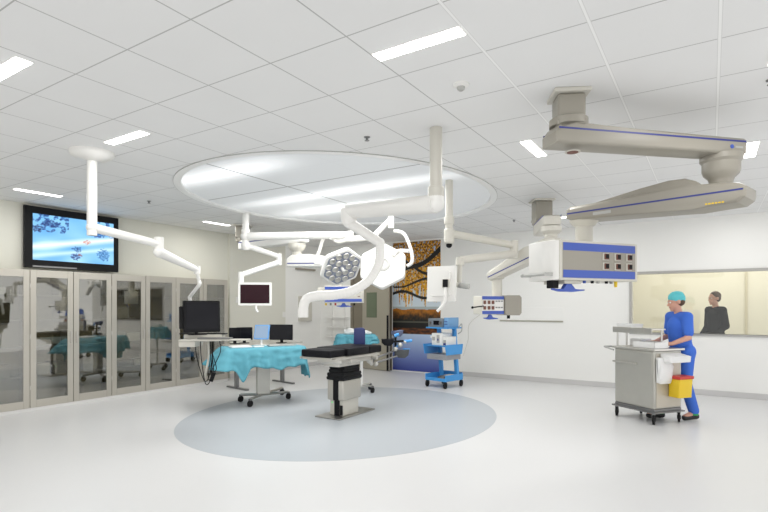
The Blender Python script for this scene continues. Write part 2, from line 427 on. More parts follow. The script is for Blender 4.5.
# ------------------------------------------------------------ ceiling strips, detectors, sprinklers
def strip(name_label, x, y, along, group='slim ceiling light strips'):
    t = thing('ceiling_light', (x, y, H), name_label, 'ceiling light', group)
    hx, hy = (.285, .047) if along == 'x' else (.047, .285)
    MB().box((x-hx-.008, y-hy-.008, H-.004), (x+hx+.008, y+hy+.008, H+.003)).build('frame', M['white'], t, smooth=False)
    MB().box((x-hx, y-hy, H-.008), (x+hx, y+hy, H-.003)).build('diffuser', M['lamp'], t, smooth=False)
    a = area('strip_lamp', (0, 0, -.015), 2*hx, 2*hy, 9.0); a.parent = t
for lab, x, y, al in (
    ('long bright strip light at top centre of the ceiling, nearest the round smoke detector', -1.457, 2.683, 'x'),
    ('bright strip light cut by the left edge of the photo', -3.90, 1.50, 'x'),
    ('bright strip light just right of the round ceiling mount of the left monitor arm', -4.51, 2.71, 'x'),
    ('thin strip light above the wall television', -7.70, 3.37, 'y'),
    ('thin strip light above the far cabinets, left of the white hanging poles', -7.76, 6.45, 'y'),
    ('strip light between the white round-tube pole and the large square ceiling column', -1.46, 5.09, 'y'),
    ('strip light beside the far end of the upper beige beam', .335, 6.30, 'y'),
    ('small distant strip light beyond the rounded end of the lower beige beam', .36, 9.42, 'y'),
    ('strip light cut by the upper right edge of the photo', .355, 3.86, 'y'),
    ('added strip light brightening the far left corner, hidden behind the small operating lamp head', -7.3, 9.3, 'y'),  # extra strip, added only to lift the dark back corner
    ('faint far strip light seen between the small square column and the lower beige beam', -2.20, 9.31, 'x')):
    strip(lab, x, y, al)
sd = thing('smoke_detector', (-1.461, 3.33, H), 'small round white smoke detector on the ceiling between strip light and white pole', 'smoke detector')
MB().lathe((-1.461, 3.33, H), [(0, 0), (.055, 0), (.055, -.012), (.04, -.022), (0, -.022)]).build('base', M['white'], sd)
MB().lathe((-1.461, 3.33, H-.02), [(0, 0), (.028, 0), (.026, -.018), (.015, -.028), (0, -.03)]).build('sensor', M['greyp'], sd)
for x, y, lab in ((-2.642, 3.905, 'small dark ceiling sprinkler just in front of the oval ceiling recess'), (-6.949, 4.528, 'small dark ceiling sprinkler left of the oval recess, above the cabinets'),
                  (-2.973, 9.12, 'small dark ceiling sprinkler at the back, between two beige pendants'), (.345, 4.43, 'dark ceiling sprinkler at the right edge of the photo')):
    t = thing('ceiling_sprinkler', (x, y, H), lab, 'sprinkler', 'ceiling sprinklers')
    MB().lathe((x, y, H), [(0, 0), (.03, 0), (.028, -.006), (.010, -.01), (.010, -.035), (.0, -.035)], 14).build('body', M['darksteel'], t)
    MB().lathe((x, y, H-.035), [(0, .004), (.022, .004), (.022, 0), (0, 0)], 14).build('deflector', M['darksteel'], t)

# ------------------------------------------------------------ glass-fronted cabinets along the left wall
CX = -8.35; CZ0, CZ1 = 0.055, 2.085; DW = .613; CY = 3.54
glassd = M['cabglass']
def cabinet(k, doors, label):
    ya = CY + DW*(k[0]); yb = CY + DW*k[1]
    t = thing('glass_cabinet', (XL+.16, (ya+yb)/2, CZ0), label, 'cabinet', 'tall steel glass-door cabinets')
    b = MB(); xb = XL+.004; xf = CX-.022; w_ = .018
    b.box((xb, ya+.002, CZ0), (xb+.01, yb-.002, CZ1)).box((xb, ya+.002, CZ0), (xf, ya+w_, CZ1)).box((xb, yb-w_, CZ0), (xf, yb-.002, CZ1))
    b.box((xb, ya+.002, CZ0), (xf, yb-.002, CZ0+.03)).box((xb, ya+.002, CZ1-.03), (xf, yb-.002, CZ1))
    b.build('body', M['cabin'], t, smooth=False)
    for z in (.50, .93, 1.33, 1.70):
        MB().box((xb+.01, ya+.02, z), (xf-.02, yb-.02, z+.015)).build('shelf', M['shelfm'], t, smooth=False)
    for i in range(doors):
        y0_ = ya + (yb-ya)*i/doors + .004; y1_ = ya + (yb-ya)*(i+1)/doors - .004
        f = MB(); st = .082
        f.box((CX-.02, y0_, CZ0), (CX, y0_+st, CZ1), .003).box((CX-.02, y1_-st, CZ0), (CX, y1_, CZ1), .003)
        f.box((CX-.02, y0_+st, CZ1-.11), (CX, y1_-st, CZ1), .003).box((CX-.02, y0_+st, CZ0), (CX, y1_-st, CZ0+.11), .003)
        d = f.build('door', M['cabsteel'], t, smooth=False)
        MB().box((CX-.013, y0_+st, CZ0+.11), (CX-.009, y1_-st, CZ1-.11)).build('glass', glassd, d, smooth=False)
        hy = y1_-.04 if (i == 0 and doors == 2) else y0_+.04
        if doors == 1: hy = y1_-.04
        MB().tube([(CX, hy, .98), (CX+.025, hy, .985), (CX+.025, hy, 1.145), (CX, hy, 1.15)], .006, 8, False).build('handle', M['steel'], d)
        for z in (.35, 1.1, 1.85):
            hy2 = y0_-.002 if i == 0 else y1_+.002
            MB().cyl((CX+.002, hy2, z-.03), (CX+.002, hy2, z+.03), .006, n=8).build('hinge', M['steel'], d)
    return t
cabinet((-2, 0), 2, 'glass-door steel cabinet cut by the left edge of the photo')
cabinet((0, 2), 2, 'two-door glass steel cabinet right below the wall television')
cabinet((2, 4), 2, 'two-door glass steel cabinet third from the left')
cabinet((4, 6), 2, 'two-door glass steel cabinet furthest right, behind the arm-mounted black monitor')
# stored supplies behind the glass
random.seed(3)
for ci, (k0, nm) in enumerate(((0, 'second'), (2, 'third'), (4, 'fourth'), (-1, 'first'))):
    for si, z in enumerate((.515, .945, 1.345, 1.715, .086)):
        if si == 4 and ci % 2: continue
        y = CY+DW*k0+.12; c = 0
        ymax = CY+DW*(k0+(1 if k0 == -1 else 2))-.2
        while y < ymax:
            w_ = random.uniform(.14, .3); h_ = random.uniform(.1, .24)
            if random.random() < .62 and y+w_ < ymax:
                colr = random.choice(['bag', 'greyp', 'warmwhite', 'darksteel', 'offwhite'])
                o = MB().box((XL+.03, y, z), (CX-.06, y+w_, z+h_), .006).box((CX-.061, y+.02, z+h_*.3), (CX-.0585, y+w_-.02, z+h_*.7)).build('supply_box', M[colr])
                tag(o, 'supply box on a shelf behind the glass doors of the %s cabinet from the left' % nm, 'box', 'supply boxes in the %s glass cabinet' % nm)
            y += w_+.03

# wall television
def tv_fn(u, v):
    c = mixc((.36, .66, .92), (.62, .84, .97), .5+.9*nz(u*3, v*3, 4))
    if v > .62 and nz(u*16, v*12, 1) > -.02 and (u < .42 or u > .66): c = mixc((.08, .24, .50), (.45, .70, .90), .5+1.4*nz(u*34, v*26))
    g = abs(v-(.28+.33*u)); c = mixc(c, (.95, .98, 1), 1-g*9)          # sheet of the bed on the screen
    g = abs(v-(.08+.30*u)); c = mixc(c, (.85, .95, 1), (1-g*14)*.8)
    for (a, b, ra, rb, cc) in ((.52, .30, .055, .06, (.10, .28, .50)), (.50, .13, .06, .07, (.05, .10, .36)), (.64, .48, .05, .05, (.80, .48, .40)), (.86, .22, .08, .13, (.12, .36, .62)), (.55, .18, .03, .03, (.55, .30, .32)), (.05, .68, .05, .08, (.04, .10, .30)), (.20, .82, .09, .08, (.06, .18, .42)), (.78, .68, .05, .07, (.08, .30, .60))):
        q = ((u-a)/ra)**2+((v-b)/rb)**2
        if q < 1+1.2*nz(u*30, v*30, 6): c = mixc(c, cc, .55+.9*nz(u*45, v*45, 8))
    return c
TX = -8.60
tv = thing('wall_television', (TX, 4.28, 2.60), 'large black wall television showing a bluish operation picture above the cabinets', 'television')
MB().box((XL, 4.0, 2.3), (TX, 4.6, 2.9)).build('wall_bracket', M['black'], tv, smooth=False)
MB().box((TX, 3.55, 2.13), (TX+.05, 5.0, 3.06), .006).build('housing', M['black'], tv, smooth=False)
picture('screen', (TX+.0525, 3.66, 2.25), (0, 1, 0), 1.25, .70, 150, 84, tv_fn, vcol_mat('tv_picture', 1.0), tv)
MB().box((TX+.05, 3.66, 2.14), (TX+.054, 4.3, 2.165)).build('speaker_slot', M['darksteel'], tv, smooth=False)

# wall furniture
o = MB().box((XL, 9.60, 2.455), (XL+.08, 10.32, 2.50), .006).build('wall_grille', mat('grille_brown', (.30, .27, .22), .5), smooth=False)
tag(o, 'narrow brown-grey ventilation bar high on the wall left of the open door', 'grille')
o = MB().box((XL, 9.72, 1.16), (XL+.06, 10.20, 1.80), .008).build('wall_cabinet', M['offwhite'], smooth=False)
tag(o, 'shallow white wall box left of the door, behind the curved white tube', 'wall box')
o = thing('wall_rail', (-3.1, YB, 1.25), 'thin grey horizontal rail on the back wall under the small service pendant', 'rail')
MB().box((-3.76, YB-.02, 1.225), (-2.46, YB, 1.255), .004).build('rail', mat('rail_olive', (.38, .37, .30), .5), o, smooth=False)
MB().box((-3.72, YB-.006, 1.255), (-2.46, YB, 1.52), .002).build('panel', M['wall'], o, smooth=False)
o = thing('wall_rack', (-8.0, YB-.05, 1.1), 'small white tubular wall rack left of the steel door', 'rack')
m = MB()
for x in (-8.25, -7.85): m.box((x-.012, YB-.03, .6), (x+.012, YB, 1.75))
m.build('upright', M['white'], o, smooth=False)
for z in (.75, 1.0, 1.25):
    MB().box((-8.4, YB-.16, z), (-7.72, YB-.03, z+.015)).build('shelf', M['white'], o, smooth=False)
for (yy, zz) in ((7.66, 1.62), (9.12, 1.28)):
    o = MB().box((XL+.05, yy, zz), (XL+.062, yy+.09, zz+.13), .003).build('light_switch', M['white'], smooth=False)
    tag(o, 'small white switch plate on the wall %s the hanging maroon-screen monitor' % ('left of' if zz > 1.5 else 'to the lower right of'), 'switch')

# ------------------------------------------------------------ left monitor arm
def post(t, name, x, y, z0, z1, r, m, collar=None):
    b = MB().cyl((x, y, z0), (x, y, z1), r, n=28)
    if collar: b.lathe((x, y, collar), [(r, -.05), (r+.014, -.045), (r+.016, -.03), (r+.016, .03), (r+.014, .045), (r, .05)], 28)
    return b.build(name, m, t)
bx_, by_ = -5.219, 2.774
t = thing('monitor_boom', (bx_, by_, H), 'white ceiling arm with round mount carrying the black monitor in front of the cabinets', 'monitor arm')
MB().lathe((bx_, by_, H), [(0, 0), (.205, 0), (.205, -.018), (.19, -.045), (.14, -.075), (.06, -.095), (0, -.095)], 40).build('ceiling_mount', M['white'], t)
e1 = V((bx_, by_, 2.34)); post(t, 'pole', bx_, by_, 2.26, H-.08, .047, M['white'])
e2 = at(159, 244, 5.75)
m = MB().sph(e1, .055).cyl(e1, e2, .048, .042, 20); m.cyl(e2+V((0, 0, -.075)), e2+V((0, 0, .075)), .05, n=24); m.build('upper_arm', M['white'], t)
e3 = at(197, 270, 6.35)
m = MB().cyl(e2+V((0, 0, -.11)), e2+V((0, 0, -.05)), .045).cyl(e2+V((0, 0, -.09)), e3, .058, .036, 20).sph(e2+V((0, 0, -.09)), .06); m.cyl(e3+V((0, 0, -.05)), e3+V((0, 0, .05)), .04)
m.build('spring_arm', M['white'], t)
mon_c = at(202, 316.5, 6.5)
e4 = at(199, 285, 6.4); e5 = at(190, 299, 6.6)
MB().tube([e3+V((0, 0, -.04)), e4+V((0, 0, .05)), e4, e5+V((0, 0, .03)), e5, at(190, 318, 6.64)], .022, 12).build('drop_tube', M['white'], t)
def monitor(t, name, c, face, w, h, bez, body_m, scr_m, thick=.05, tilt=0.0, label=None, bezel_bottom=None):
    # face: horizontal direction the screen looks
    f = V(face).normalized(); x = V((0, 0, 1)).cross(f).normalized()
    mt = frame(c, x) @ Matrix.Rotation(tilt, 4, 'X')     # local +y looks away from face
    b = MB().prism(rounded(w, h, .012), 0, thick*.5, mt, .004)
    b.prism(rounded(w*.7, h*.7, .02), thick*.5, thick, mt, .01)
    b.prism(rounded(w, h, .012), -.008, 0, mt, .002)
    o = b.build(name, body_m, t, smooth=False)
    bb = bezel_bottom or bez
    MB().box((-w/2+bez, -.0105, -h/2+bb), (w/2-bez, -.0085, h/2-bez), 0, mt).build('screen', scr_m, o, smooth=False)
    if label: o['label'] = label
    return o, mt
face = (V((0, 0, 0))-V((mon_c.x, mon_c.y, 0))).normalized()
face = (Matrix.Rotation(.30, 3, 'Z') @ face)
mo, mt = monitor(t, 'monitor', mon_c, face, .455, .40, .028, M['black'], M['screen'], .07, -.06, 'black square desktop style monitor', .035)
MB().box((-.265, .01, -.15), (-.22, .07, .13), .008, mt).build('side_unit', M['black'], mo, smooth=False)
MB().cyl(mt @ V((-.06, .05, -.2)), mt @ V((-.06, .05, -.30)), .02).box((-.15, -.05, -.232), (.05, .09, -.218), .004, mt).build('foot', M['black'], mo)
sh = frame(at(207, 339, 6.45), RT)
kt = MB().box((-.30, -.16, -.02), (.20, .16, .0), .006, sh).box((-.30, -.15, -.09), (-.10, .15, -.02), .008, sh).box((-.30, .02, .0), (.18, .16, .055), .006, sh).build('workstation_shelf', M['offwhite'], t, smooth=False)
MB().box((-.36, .03, .056), (.22, .15, .07), .004, sh).build('shelf_top', M['black'], kt, smooth=False)
MB().prism([(-.15, 0), (.56, 0), (.56, .012), (-.15, .012)], -.20, -.03, frame(at(207, 339.5, 6.45), RT)).build('keyboard_tray', M['offwhite'], t, smooth=False)
kb = MB().box((-.06, -.18, .012), (.34, -.05, .026), .004, sh); kb.build('keyboard', M['darksteel'], t, smooth=False)
MB().tube([sh @ V((.0, .05, -.02)), sh @ V((.0, .05, -.25)), sh @ V((-.05, .05, -.5))], .013, 10).build('cable_conduit', M['offwhite'], t)
for dx, lo in ((-.16, -.52), (-.10, -.56), (.02, -.50), (.14, -.42)):
    MB().tube([sh @ V((dx, .05, -.02)), sh @ V((dx+.02, .02, lo*.4)), sh @ V((dx*.3, .03, lo)), sh @ V((dx*.3+.06, .05, lo*.9)), sh @ V((.04, .08, lo*.4)), sh @ V((.05, .08, -.02))], .0055, 6).build('cable', M['black'], t)
MB().cyl(sh @ V((.09, .0, -.42)), sh @ V((.05, .0, -.53)), .025).build('foot_switch', M['black'], t)

# ------------------------------------------------------------ surgical lamp boom (far white pole) with two lamp heads and a monitor
px_, py_ = -6.50, 6.00
t = thing('surgical_lamp_boom', (px_, py_, H), 'slim white pole left of the ceiling recess carrying two operating lamps and a monitor', 'operating lamp')
def up(p, dz): return V((p.x, p.y, p.z+dz))
MB().lathe((px_, py_, H), [(0, 0), (.09, 0), (.09, -.012), (0, -.012)], 28).build('ceiling_flange', M['white'], t)
post(t, 'pole', px_, py_, 2.50, H-.01, .055, M['white'], 2.78)
MB().lathe((px_, py_, 2.50), [(.0, -.02), (.045, -.018), (.06, 0), (.06, .12), (.055, .14)], 28).build('pole_end', M['white'], t)
le = at(350, 235, 8.05)
a0 = V((px_, py_, 2.71))
hub = MB().cyl(up(le, -.10), up(le, .06), .055).cyl(a0, le, .068, .055, 20).sph(a0, .085); hub.build('upper_arm', M['white'], t)
# spring arm and yoke for the large head
s0 = at(372, 238, 8.0); s1 = at(391, 219, 7.9)
MB().cyl(up(le, -.06), s0, .045, .04).cyl(s0, s1, .045, .038).sph(s0, .05).cyl(up(s1, -.14), up(s1, .05), .045).build('spring_arm', M['white'], t)
y1_, y2_, y3_, y4_, y5_ = at(394, 231, 7.85), at(404, 234, 7.8), at(411, 250, 7.75), at(412, 262, 7.75), at(407, 266, 7.75)
MB().tube([y1_, y2_, y3_, y4_, y5_], .026, 12).tube([at(409, 251, 7.75), at(398, 251, 7.9), at(393, 256, 7.85)], .028, 12).build('yoke', M['white'], t)
def hexa(r, rc, n=6, rot=0.0, k=4):
    out = []; R_ = r
    cs = [V((R_*math.cos(rot+2*PI*i/n), R_*math.sin(rot+2*PI*i/n))) for i in range(n)]
    for i in range(n):
        p, a, b = cs[i], cs[i-1], cs[(i+1) % n]
        q0 = p+(a-p).normalized()*rc; q1 = p+(b-p).normalized()*rc
        for j in range(k+1):
            s_ = j/k; out.append(tuple((q0*(1-s_)**2+p*2*s_*(1-s_)+q1*s_**2)))
    return out
def lamp_head(c, nrm, r, label, lit):
    z = V(nrm).normalized()                          # local +z: the emitting side
    x = V((0, 0, 1)).cross(z).normalized(); y = z.cross(x)
    mt = Matrix((x, y, z)).transposed().to_4x4(); mt.translation = c
    b = MB(); rings = []
    for f, zz in ((.40, -.062), (.50, -.058), (.90, -.036), (.96, -.028), (.99, -.010), (1, .01), (.99, .035), (.955, .045)):
        rings.append([b.bm.verts.new(mt @ V((p[0]*f, p[1]*f, zz))) for p in hexa(r, r*.13, rot=PI/6)])
    for k in range(len(rings)-1):
        n = len(rings[k])
        for i in range(n): b.bm.faces.new((rings[k][i], rings[k][(i+1) % n], rings[k+1][(i+1) % n], rings[k+1][i]))
    b.bm.faces.new(rings[0][::-1]); b.bm.faces.new(rings[-1])
    h = b.build('lamp_head', M['white'], t, ang=.45); h['label'] = label
    b = MB(); b.bm.faces.new([b.bm.verts.new(mt @ V((p[0]*.86, p[1]*.86, .0465))) for p in hexa(r, r*.13, rot=PI/6)])
    b.build('lamp_glass', M['led'], h, smooth=False)
    for i in range(18):
        a = 2*PI*i/12; rr = r*.62 if i < 12 else r*.30; a = a if i < 12 else 2*PI*i/6+.3
        cc = mt @ V((rr*math.cos(a), rr*math.sin(a), .046))
        b = MB().lathe(cc, [(.0, .0), (.052*r/.37, 0), (.045*r/.37, .010), (.028*r/.37, .004), (0, .002)], 14, z); b.build('reflector', lit if i >= 12 else M['steel'], h)
    MB().cyl(mt @ V((0, 0, .045)), mt @ V((0, 0, .13)), .022).build('sterile_handle', M['white'], h)
    MB().lathe(c - z*.062, [(0, .0), (.12, 0), (.12, -.012), (.085, -.02), (.075, -.006), (0, -.004)], 30, z).build('back_cap', M['greyp'] if r > .38 else M['offwhite'], h)
    return mt
toc = (V((0, 0, EYE))-at(383, 262, 7.8)).normalized()
n1 = (-toc + V((0, 0, -.50)) + RT*(.10)).normalized()     # back turned to the camera
lamp_head(at(383, 266, 7.9), n1, .40, 'large white hexagonal lamp head seen from behind', M['lamp'])
lamp_head(at(341, 266.5, 8.1), (toc + RT*.60 + V((0, 0, -.85))).normalized(), .37, 'lamp head with its reflectors turned to the viewer', M['steel'])
MB().tube([at(333, 237, 8.2), at(324, 238, 8.3), at(319, 252, 8.3), at(315, 262, 8.3), at(322, 264, 8.2), at(335, 265, 8.22)], .026, 12).tube([up(le, -.06), at(338, 241, 8.15), at(331, 236, 8.2)], .035).build('yoke', M['white'], t)
# monitor branch on the same pole
k1 = at(279, 260, 8.9); k2 = at(241, 275, 8.3)
MB().sph((px_, py_, 2.56), .08).cyl((px_, py_, 2.56), up(k1, .06), .05, .042).cyl(up(k1, -.09), up(k1, .11), .05).build('lower_arm', M['white'], t)
MB().cyl(up(k1, -.04), k2, .05, .045).sph(up(k1, -.04), .05).cyl(up(k2, -.16), up(k2, .05), .045).build('monitor_arm', M['white'], t)
c = at(255, 294, 8.25)
fdir = (V((0, 0, 0))-V((c.x, c.y, 0))).normalized()
mo, mt = monitor(t, 'monitor', c, Matrix.Rotation(-.15, 3, 'Z') @ fdir, .53, .37, .035, M['white'], M['screenred'], .07, 0, 'white framed monitor with dark maroon screen')
MB().tube([up(k2, -.14), at(241, 288, 8.35), mt @ V((-.2, .06, .02)), mt @ V((0, .06, 0))], .025).build('bracket', M['white'], mo)
MB().tube([mt @ V((0.02, .0, -.18)), mt @ V((0.02, -.01, -.24)), mt @ V((0.05, -.02, -.29))], .018).build('sterile_handle', M['white'], mo)

# ------------------------------------------------------------ nearer white boom with ribbed sleeve arm
px_, py_ = -2.005, 4.035
t = thing('sleeved_boom', (px_, py_, H), 'thick white ceiling pole whose heavy arm ends in a curved white ribbed tube', 'ceiling arm')
post(t, 'pole', px_, py_, 2.46, H-.002, .055, M['offwhite'], 2.54)
A = V((px_, py_, 2.44)); B = at(349, 213, 5.30)
MB().sph(A, .075).cyl(A, up(B, .02), .082, .078, 24).cyl(up(A, 0), up(A, .10), .07).build('upper_arm', M['white'], t)
MB().lathe(up(B, -.12), [(0, 0), (.07, 0), (.078, .03), (.085, .10), (.085, .16), (.05, .185), (0, .19)], 28).build('joint', M['white'], t)
C_ = at(380, 243, 5.15)
MB().cyl(up(B, -.10), C_, .056, .048, 24).sph(up(B, -.10), .06).sph(C_, .05).build('lower_arm', M['white'], t)
tb = [C_, at(380, 256, 5.15), at(377, 268, 5.12), at(368, 281, 5.08), at(352, 291, 5.0), at(334, 295, 4.95), at(316, 296, 4.9), at(306, 300, 4.88), at(303, 310, 4.87)]
def rib(tt): return .046+.0018*math.sin(tt*260)
mm = MB()
P_ = [V(p) for p in tb]; dense = []
Q = [P_[0]]+P_+[P_[-1]]
for k in range(1, len(Q)-2):
    for i in range(14):
        s_ = i/14
        dense.append(0.5*((2*Q[k])+(-Q[k-1]+Q[k+1])*s_+(2*Q[k-1]-5*Q[k]+4*Q[k+1]-Q[k+2])*s_*s_+(-Q[k-1]+3*Q[k]-3*Q[k+1]+Q[k+2])*s_**3))
dense.append(P_[-1])
mm.tube(dense, rib, 20, False).build('ribbed_sleeve', M['white'], t, ang=1.2)
E0 = tb[-1]
MB().lathe(up(E0, -.07), [(0, 0), (.046, .0), (.05, .01), (.05, .085), (0, .09)], 24).build('end_cap', M['white'], t)

# ------------------------------------------------------------ third white pole: right monitor seen from behind, dome camera
px_, py_ = -2.75, 5.90
t = thing('rear_monitor_boom', (px_, py_, RZ), 'white ceiling pole right of the recess with folded arms holding a monitor seen from behind', 'monitor arm')
post(t, 'pole', px_, py_, 2.44, RZ-.002, .048, M['offwhite'], 2.62)
A = V((px_, py_, 2.46)); B = at(514, 250, 6.7)
MB().lathe((px_, py_, 2.33), [(0, 0), (.05, 0), (.065, .02), (.065, .17), (.05, .19)], 26).build('pole_end', M['offwhite'], t)
MB().sph((px_, py_, 2.315), .038).build('dome_camera', M['black'], t)
MB().cyl(A, up(B, .06), .052, .045).sph(A, .065).cyl(up(B, -.11), up(B, .12), .055).build('upper_arm', M['offwhite'], t)
D = at(460, 261, 6.15)
MB().cyl(up(B, -.05), up(D, .01), .052, .045).sph(up(B, -.05), .056).cyl(up(D, -.05), up(D, .04), .05).build('spring_arm', M['offwhite'], t)
F_ = at(459, 285, 6.15)
MB().cyl(up(D, -.03), F_, .032, .028).sph(F_, .034).build('drop_tube', M['offwhite'], t)
c = at(442, 284, 6.1)
mdir = (Matrix.Rotation(-.42, 3, 'Z') @ V((c.x, c.y, 0)).normalized())
mo, mt = monitor(t, 'monitor', c, mdir, .36, .42, .03, M['white'], M['screen'], .06, .05, 'white backed monitor turned away from the viewer')
MB().cyl(F_, mt @ V((-.08, .07, 0.0)), .028).box((-.13, .055, -.05), (-.03, .075, .05), .006, mt).build('bracket', M['offwhite'], mo)
MB().box((-.108, .07, -.045), (-.052, .1, .045), .004, mt).build('pivot', M['black'], mo, smooth=False)
MB().cyl(F_, at(461, 285.5, 6.1), .034).cyl(at(461, 285.5, 6.1), at(469, 286.5, 6.05), .033).build('grip', M['greyp'], t)
MB().tube([mt @ V((-.08, .08, -.05)), mt @ V((-.09, .10, -.17)), mt @ V((-.07, .11, -.25)), mt @ V((.0, .12, -.33))], .017).build('sterile_handle', M['white'], mo)

# ------------------------------------------------------------ service pendants (beige beams with blue lines)
def beam(t, name, a, b, w, prof, stripe_z, ext=(.12, .12), sw=.012, mtl=None, stripe=True):
    """a, b: pivot points; prof: list of (fraction along, z) outline relative to the pivots' height"""
    a, b = V(a), V(b); d = b-a; L = d.length; x = d.normalized()
    mt = frame(a, x)
    poly = [(-ext[0]+(L+ext[0]+ext[1])*f, z) for f, z in prof]
    o = MB().prism(poly, -w/2, w/2, mt, min(.03, w*.2)).build(name, mtl or M['warmwhite'], t, ang=.5)
    if stripe:
        for s_ in (-1, 1):
            MB().box((-ext[0]+.02, s_*w/2-.0015, stripe_z-sw/2), (L+ext[1]-.02, s_*w/2+.0015, stripe_z+sw/2), 0, mt).build('blue_line', M['navy'], o, smooth=False)
    return o, mt, L
def column(t, x, y, z, w, h, rz):
    mt = Matrix.Translation((x, y, 0)) @ Matrix.Rotation(rz, 4, 'Z')
    MB().box((-w/2-.03, -w/2-.03, z-.03), (w/2+.03, w/2+.03, z), .008, mt).build('ceiling_plate', M['offwhite'], t, smooth=False)
    MB().box((-w/2, -w/2, z-h), (w/2, w/2, z-.03), .02, mt).box((-w/2-.004, -w/2-.004, z-h-.02), (w/2+.004, w/2+.004, z-h+.02), .01, mt).build('ceiling_column', M['warmwhite'], t)
def sockets(o, mt, pts, s=.045):
    for (x, z) in pts:
        k = MB().box((x-s/2-.006, -.006, z-s/2-.006), (x+s/2+.006, -.002, z+s/2+.006), .002, mt).build('socket', M['offwhite'], o, smooth=False)
def sockbox(par, mt, pts, s):
    for (x, z) in pts:
        MB().box((x-s/2, -.014, z-s/2), (x+s/2, .0, z+s/2), .003, mt).box((x-s/2+.006, -.020, z-s/2), (x+s/2, -.012, z+s/2-.004), .002, mt).build('socket', M['copper'], par, smooth=False)
        MB().box((x-s/2+.014, -.0235, z-s/2+.006), (x+s/2-.004, -.0195, z+s/2-.01), 0, mt).build('socket', M['black'], par, smooth=False)
# --- pendant 1
px_, py_ = -0.87, 3.91
t = thing('service_pendant', (px_, py_, H), 'largest beige ceiling service pendant, near right, its socket box above the observation window', 'service pendant')
column(t, px_, py_, H, .195, .235, TH-.1)
z1 = 2.755
A = V((px_, py_, z1)); B = at(721, 150, 4.02); B.z = z1
pr1 = [(0, -.05), (0, .03), (.025, .085), (.10, .10), (.985, .085), (1, .075), (1, -.03), (.985, -.04)]
o1, mt, L = beam(t, 'upper_beam', A, B, .215, pr1, .055, (.16, .14), .013)
MB().lathe(A+V((0, 0, .10)), [(0, .0), (.135, 0), (.135, .05), (.12, .06), (0, .06)], 32).build('bearing', M['warmwhite'], t)
MB().lathe(mt @ V((.02, -.02, -.088)), [(0, 0), (.055, 0), (.055, .004), (0, .004)], 24).build('maker_badge', M['offwhite'], o1)
MB().lathe(mt @ V((.02, -.02, -.091)), [(.028, 0), (.040, 0), (.040, .003), (.028, .003)], 24).build('badge_mark', M['copper'], o1)
MB().lathe(mt @ V((L-.01, -.1085, .01)), [(.010, -.0012), (.016, -.0012), (.016, .0012), (.010, .0012)], 20, mt.to_3x3() @ V((0, 1, 0))).build('logo_ring', M['blue'], o1)
MB().box((L+.02, -.1092, .002), (L+.09, -.1072, .016), 0, mt).build('logo_line', M['greyp'], o1, smooth=False)
MB().lathe(V((B.x, B.y, 2.415)), [(.08, 0), (.08, .10), (.09, .13), (.12, .16), (.13, .19), (.13, .25), (.145, .27), (.145, .31), (0, .31)], 36).build('joint', M['warmwhite'], t)
z2 = 2.415
A2 = V((B.x, B.y, z2)); B2 = at(584, 214, 4.86); B2.z = z2
pr2 = [(0.0, -.03), (.005, -.06), (.04, -.095), (.25, -.105), (.97, -.06), (1, -.04), (1, .04), (.97, .065), (.25, .085), (.1, .075), (.03, .05), (0, .02)]
o2, mt2, L2 = beam(t, 'lower_beam', A2, B2, .30, pr2, .0, (.20, .11), .013)
MB().prism([(.08, .06), (.14, .12), (.22, .155), (.34, .16), (.55, .13), (L2-.05, .055)], .02, .13, mt2, .02).build('beam_cover', M['warmwhite'], t)
MB().box((L2-.32, .150, -.045), (L2-.16, .1525, -.02), 0, mt2).build('rating_plate', M['greyp'], o2, smooth=False)
for s_ in (-1, 1):
    for i in range(6): MB().box((-.06+.022*i, s_*.1515-.001, -.085), (-.045+.022*i, s_*.1515+.001, -.074), 0, mt2).build('yellow_mark', M['yellow'], o2, smooth=False)
MB().lathe(V((B2.x, B2.y, 2.06)), [(.078, 0), (.078, .235), (.10, .25), (.13, .29), (.13, .34), (0, .34)], 32).cyl((B2.x, B2.y, 2.10), (B2.x, B2.y, 2.16), .079).build('drop_tube', M['offwhite'], t)
MB().cyl((B2.x, B2.y, 2.135), (B2.x, B2.y, 2.147), .081).build('tube_ring', M['navy'], t)
# head
fl = at(559, 261, 4.45); fr_ = at(636.5, 263, 4.80)
hx = V((fr_.x-fl.x, fr_.y-fl.y, 0)); HL = hx.length
hm = frame(V((fl.x, fl.y, 0)), hx)     # local x along the face, +y behind
z_top, z_bot = 2.135, 1.775
z_top, z_bot = 2.125, 1.777
dp = V((B2.x, B2.y, 0))-V((fl.x, fl.y, 0)); dep = .40
hd = MB().box((0, .004, z_bot), (HL, dep, z_top), .015, hm).build('service_head', M['offwhite'], t)
MB().prism([(0, 0), (0, dep-.02), (-.03, dep-.04), (-.05, dep*.6), (-.05, dep*.35), (-.03, .03)], z_bot+.0, z_top-.0, hm @ Matrix(((1, 0, 0, 0), (0, 0, 1, 0), (0, 1, 0, 0), (0, 0, 0, 1))), .01).build('end_cover', M['white'], hd)
MB().box((.0, -.01, z_bot), (HL, .006, z_top), .004, hm).build('front_panel', M['offwhite'], hd, smooth=False)
MB().box((.03, -.0125, z_bot+.02), (HL-.03, -.009, z_top-.02), 0, hm).build('panel_face', M['warmwhite'], hd, smooth=False)
for z in (z_top-.055, z_bot+.055):
    MB().box((.035, -.0145, z-.034), (HL-.035, -.0115, z+.034), 0, hm).build('blue_band', M['blue'], hd, smooth=False)
mt = hm.copy(); 
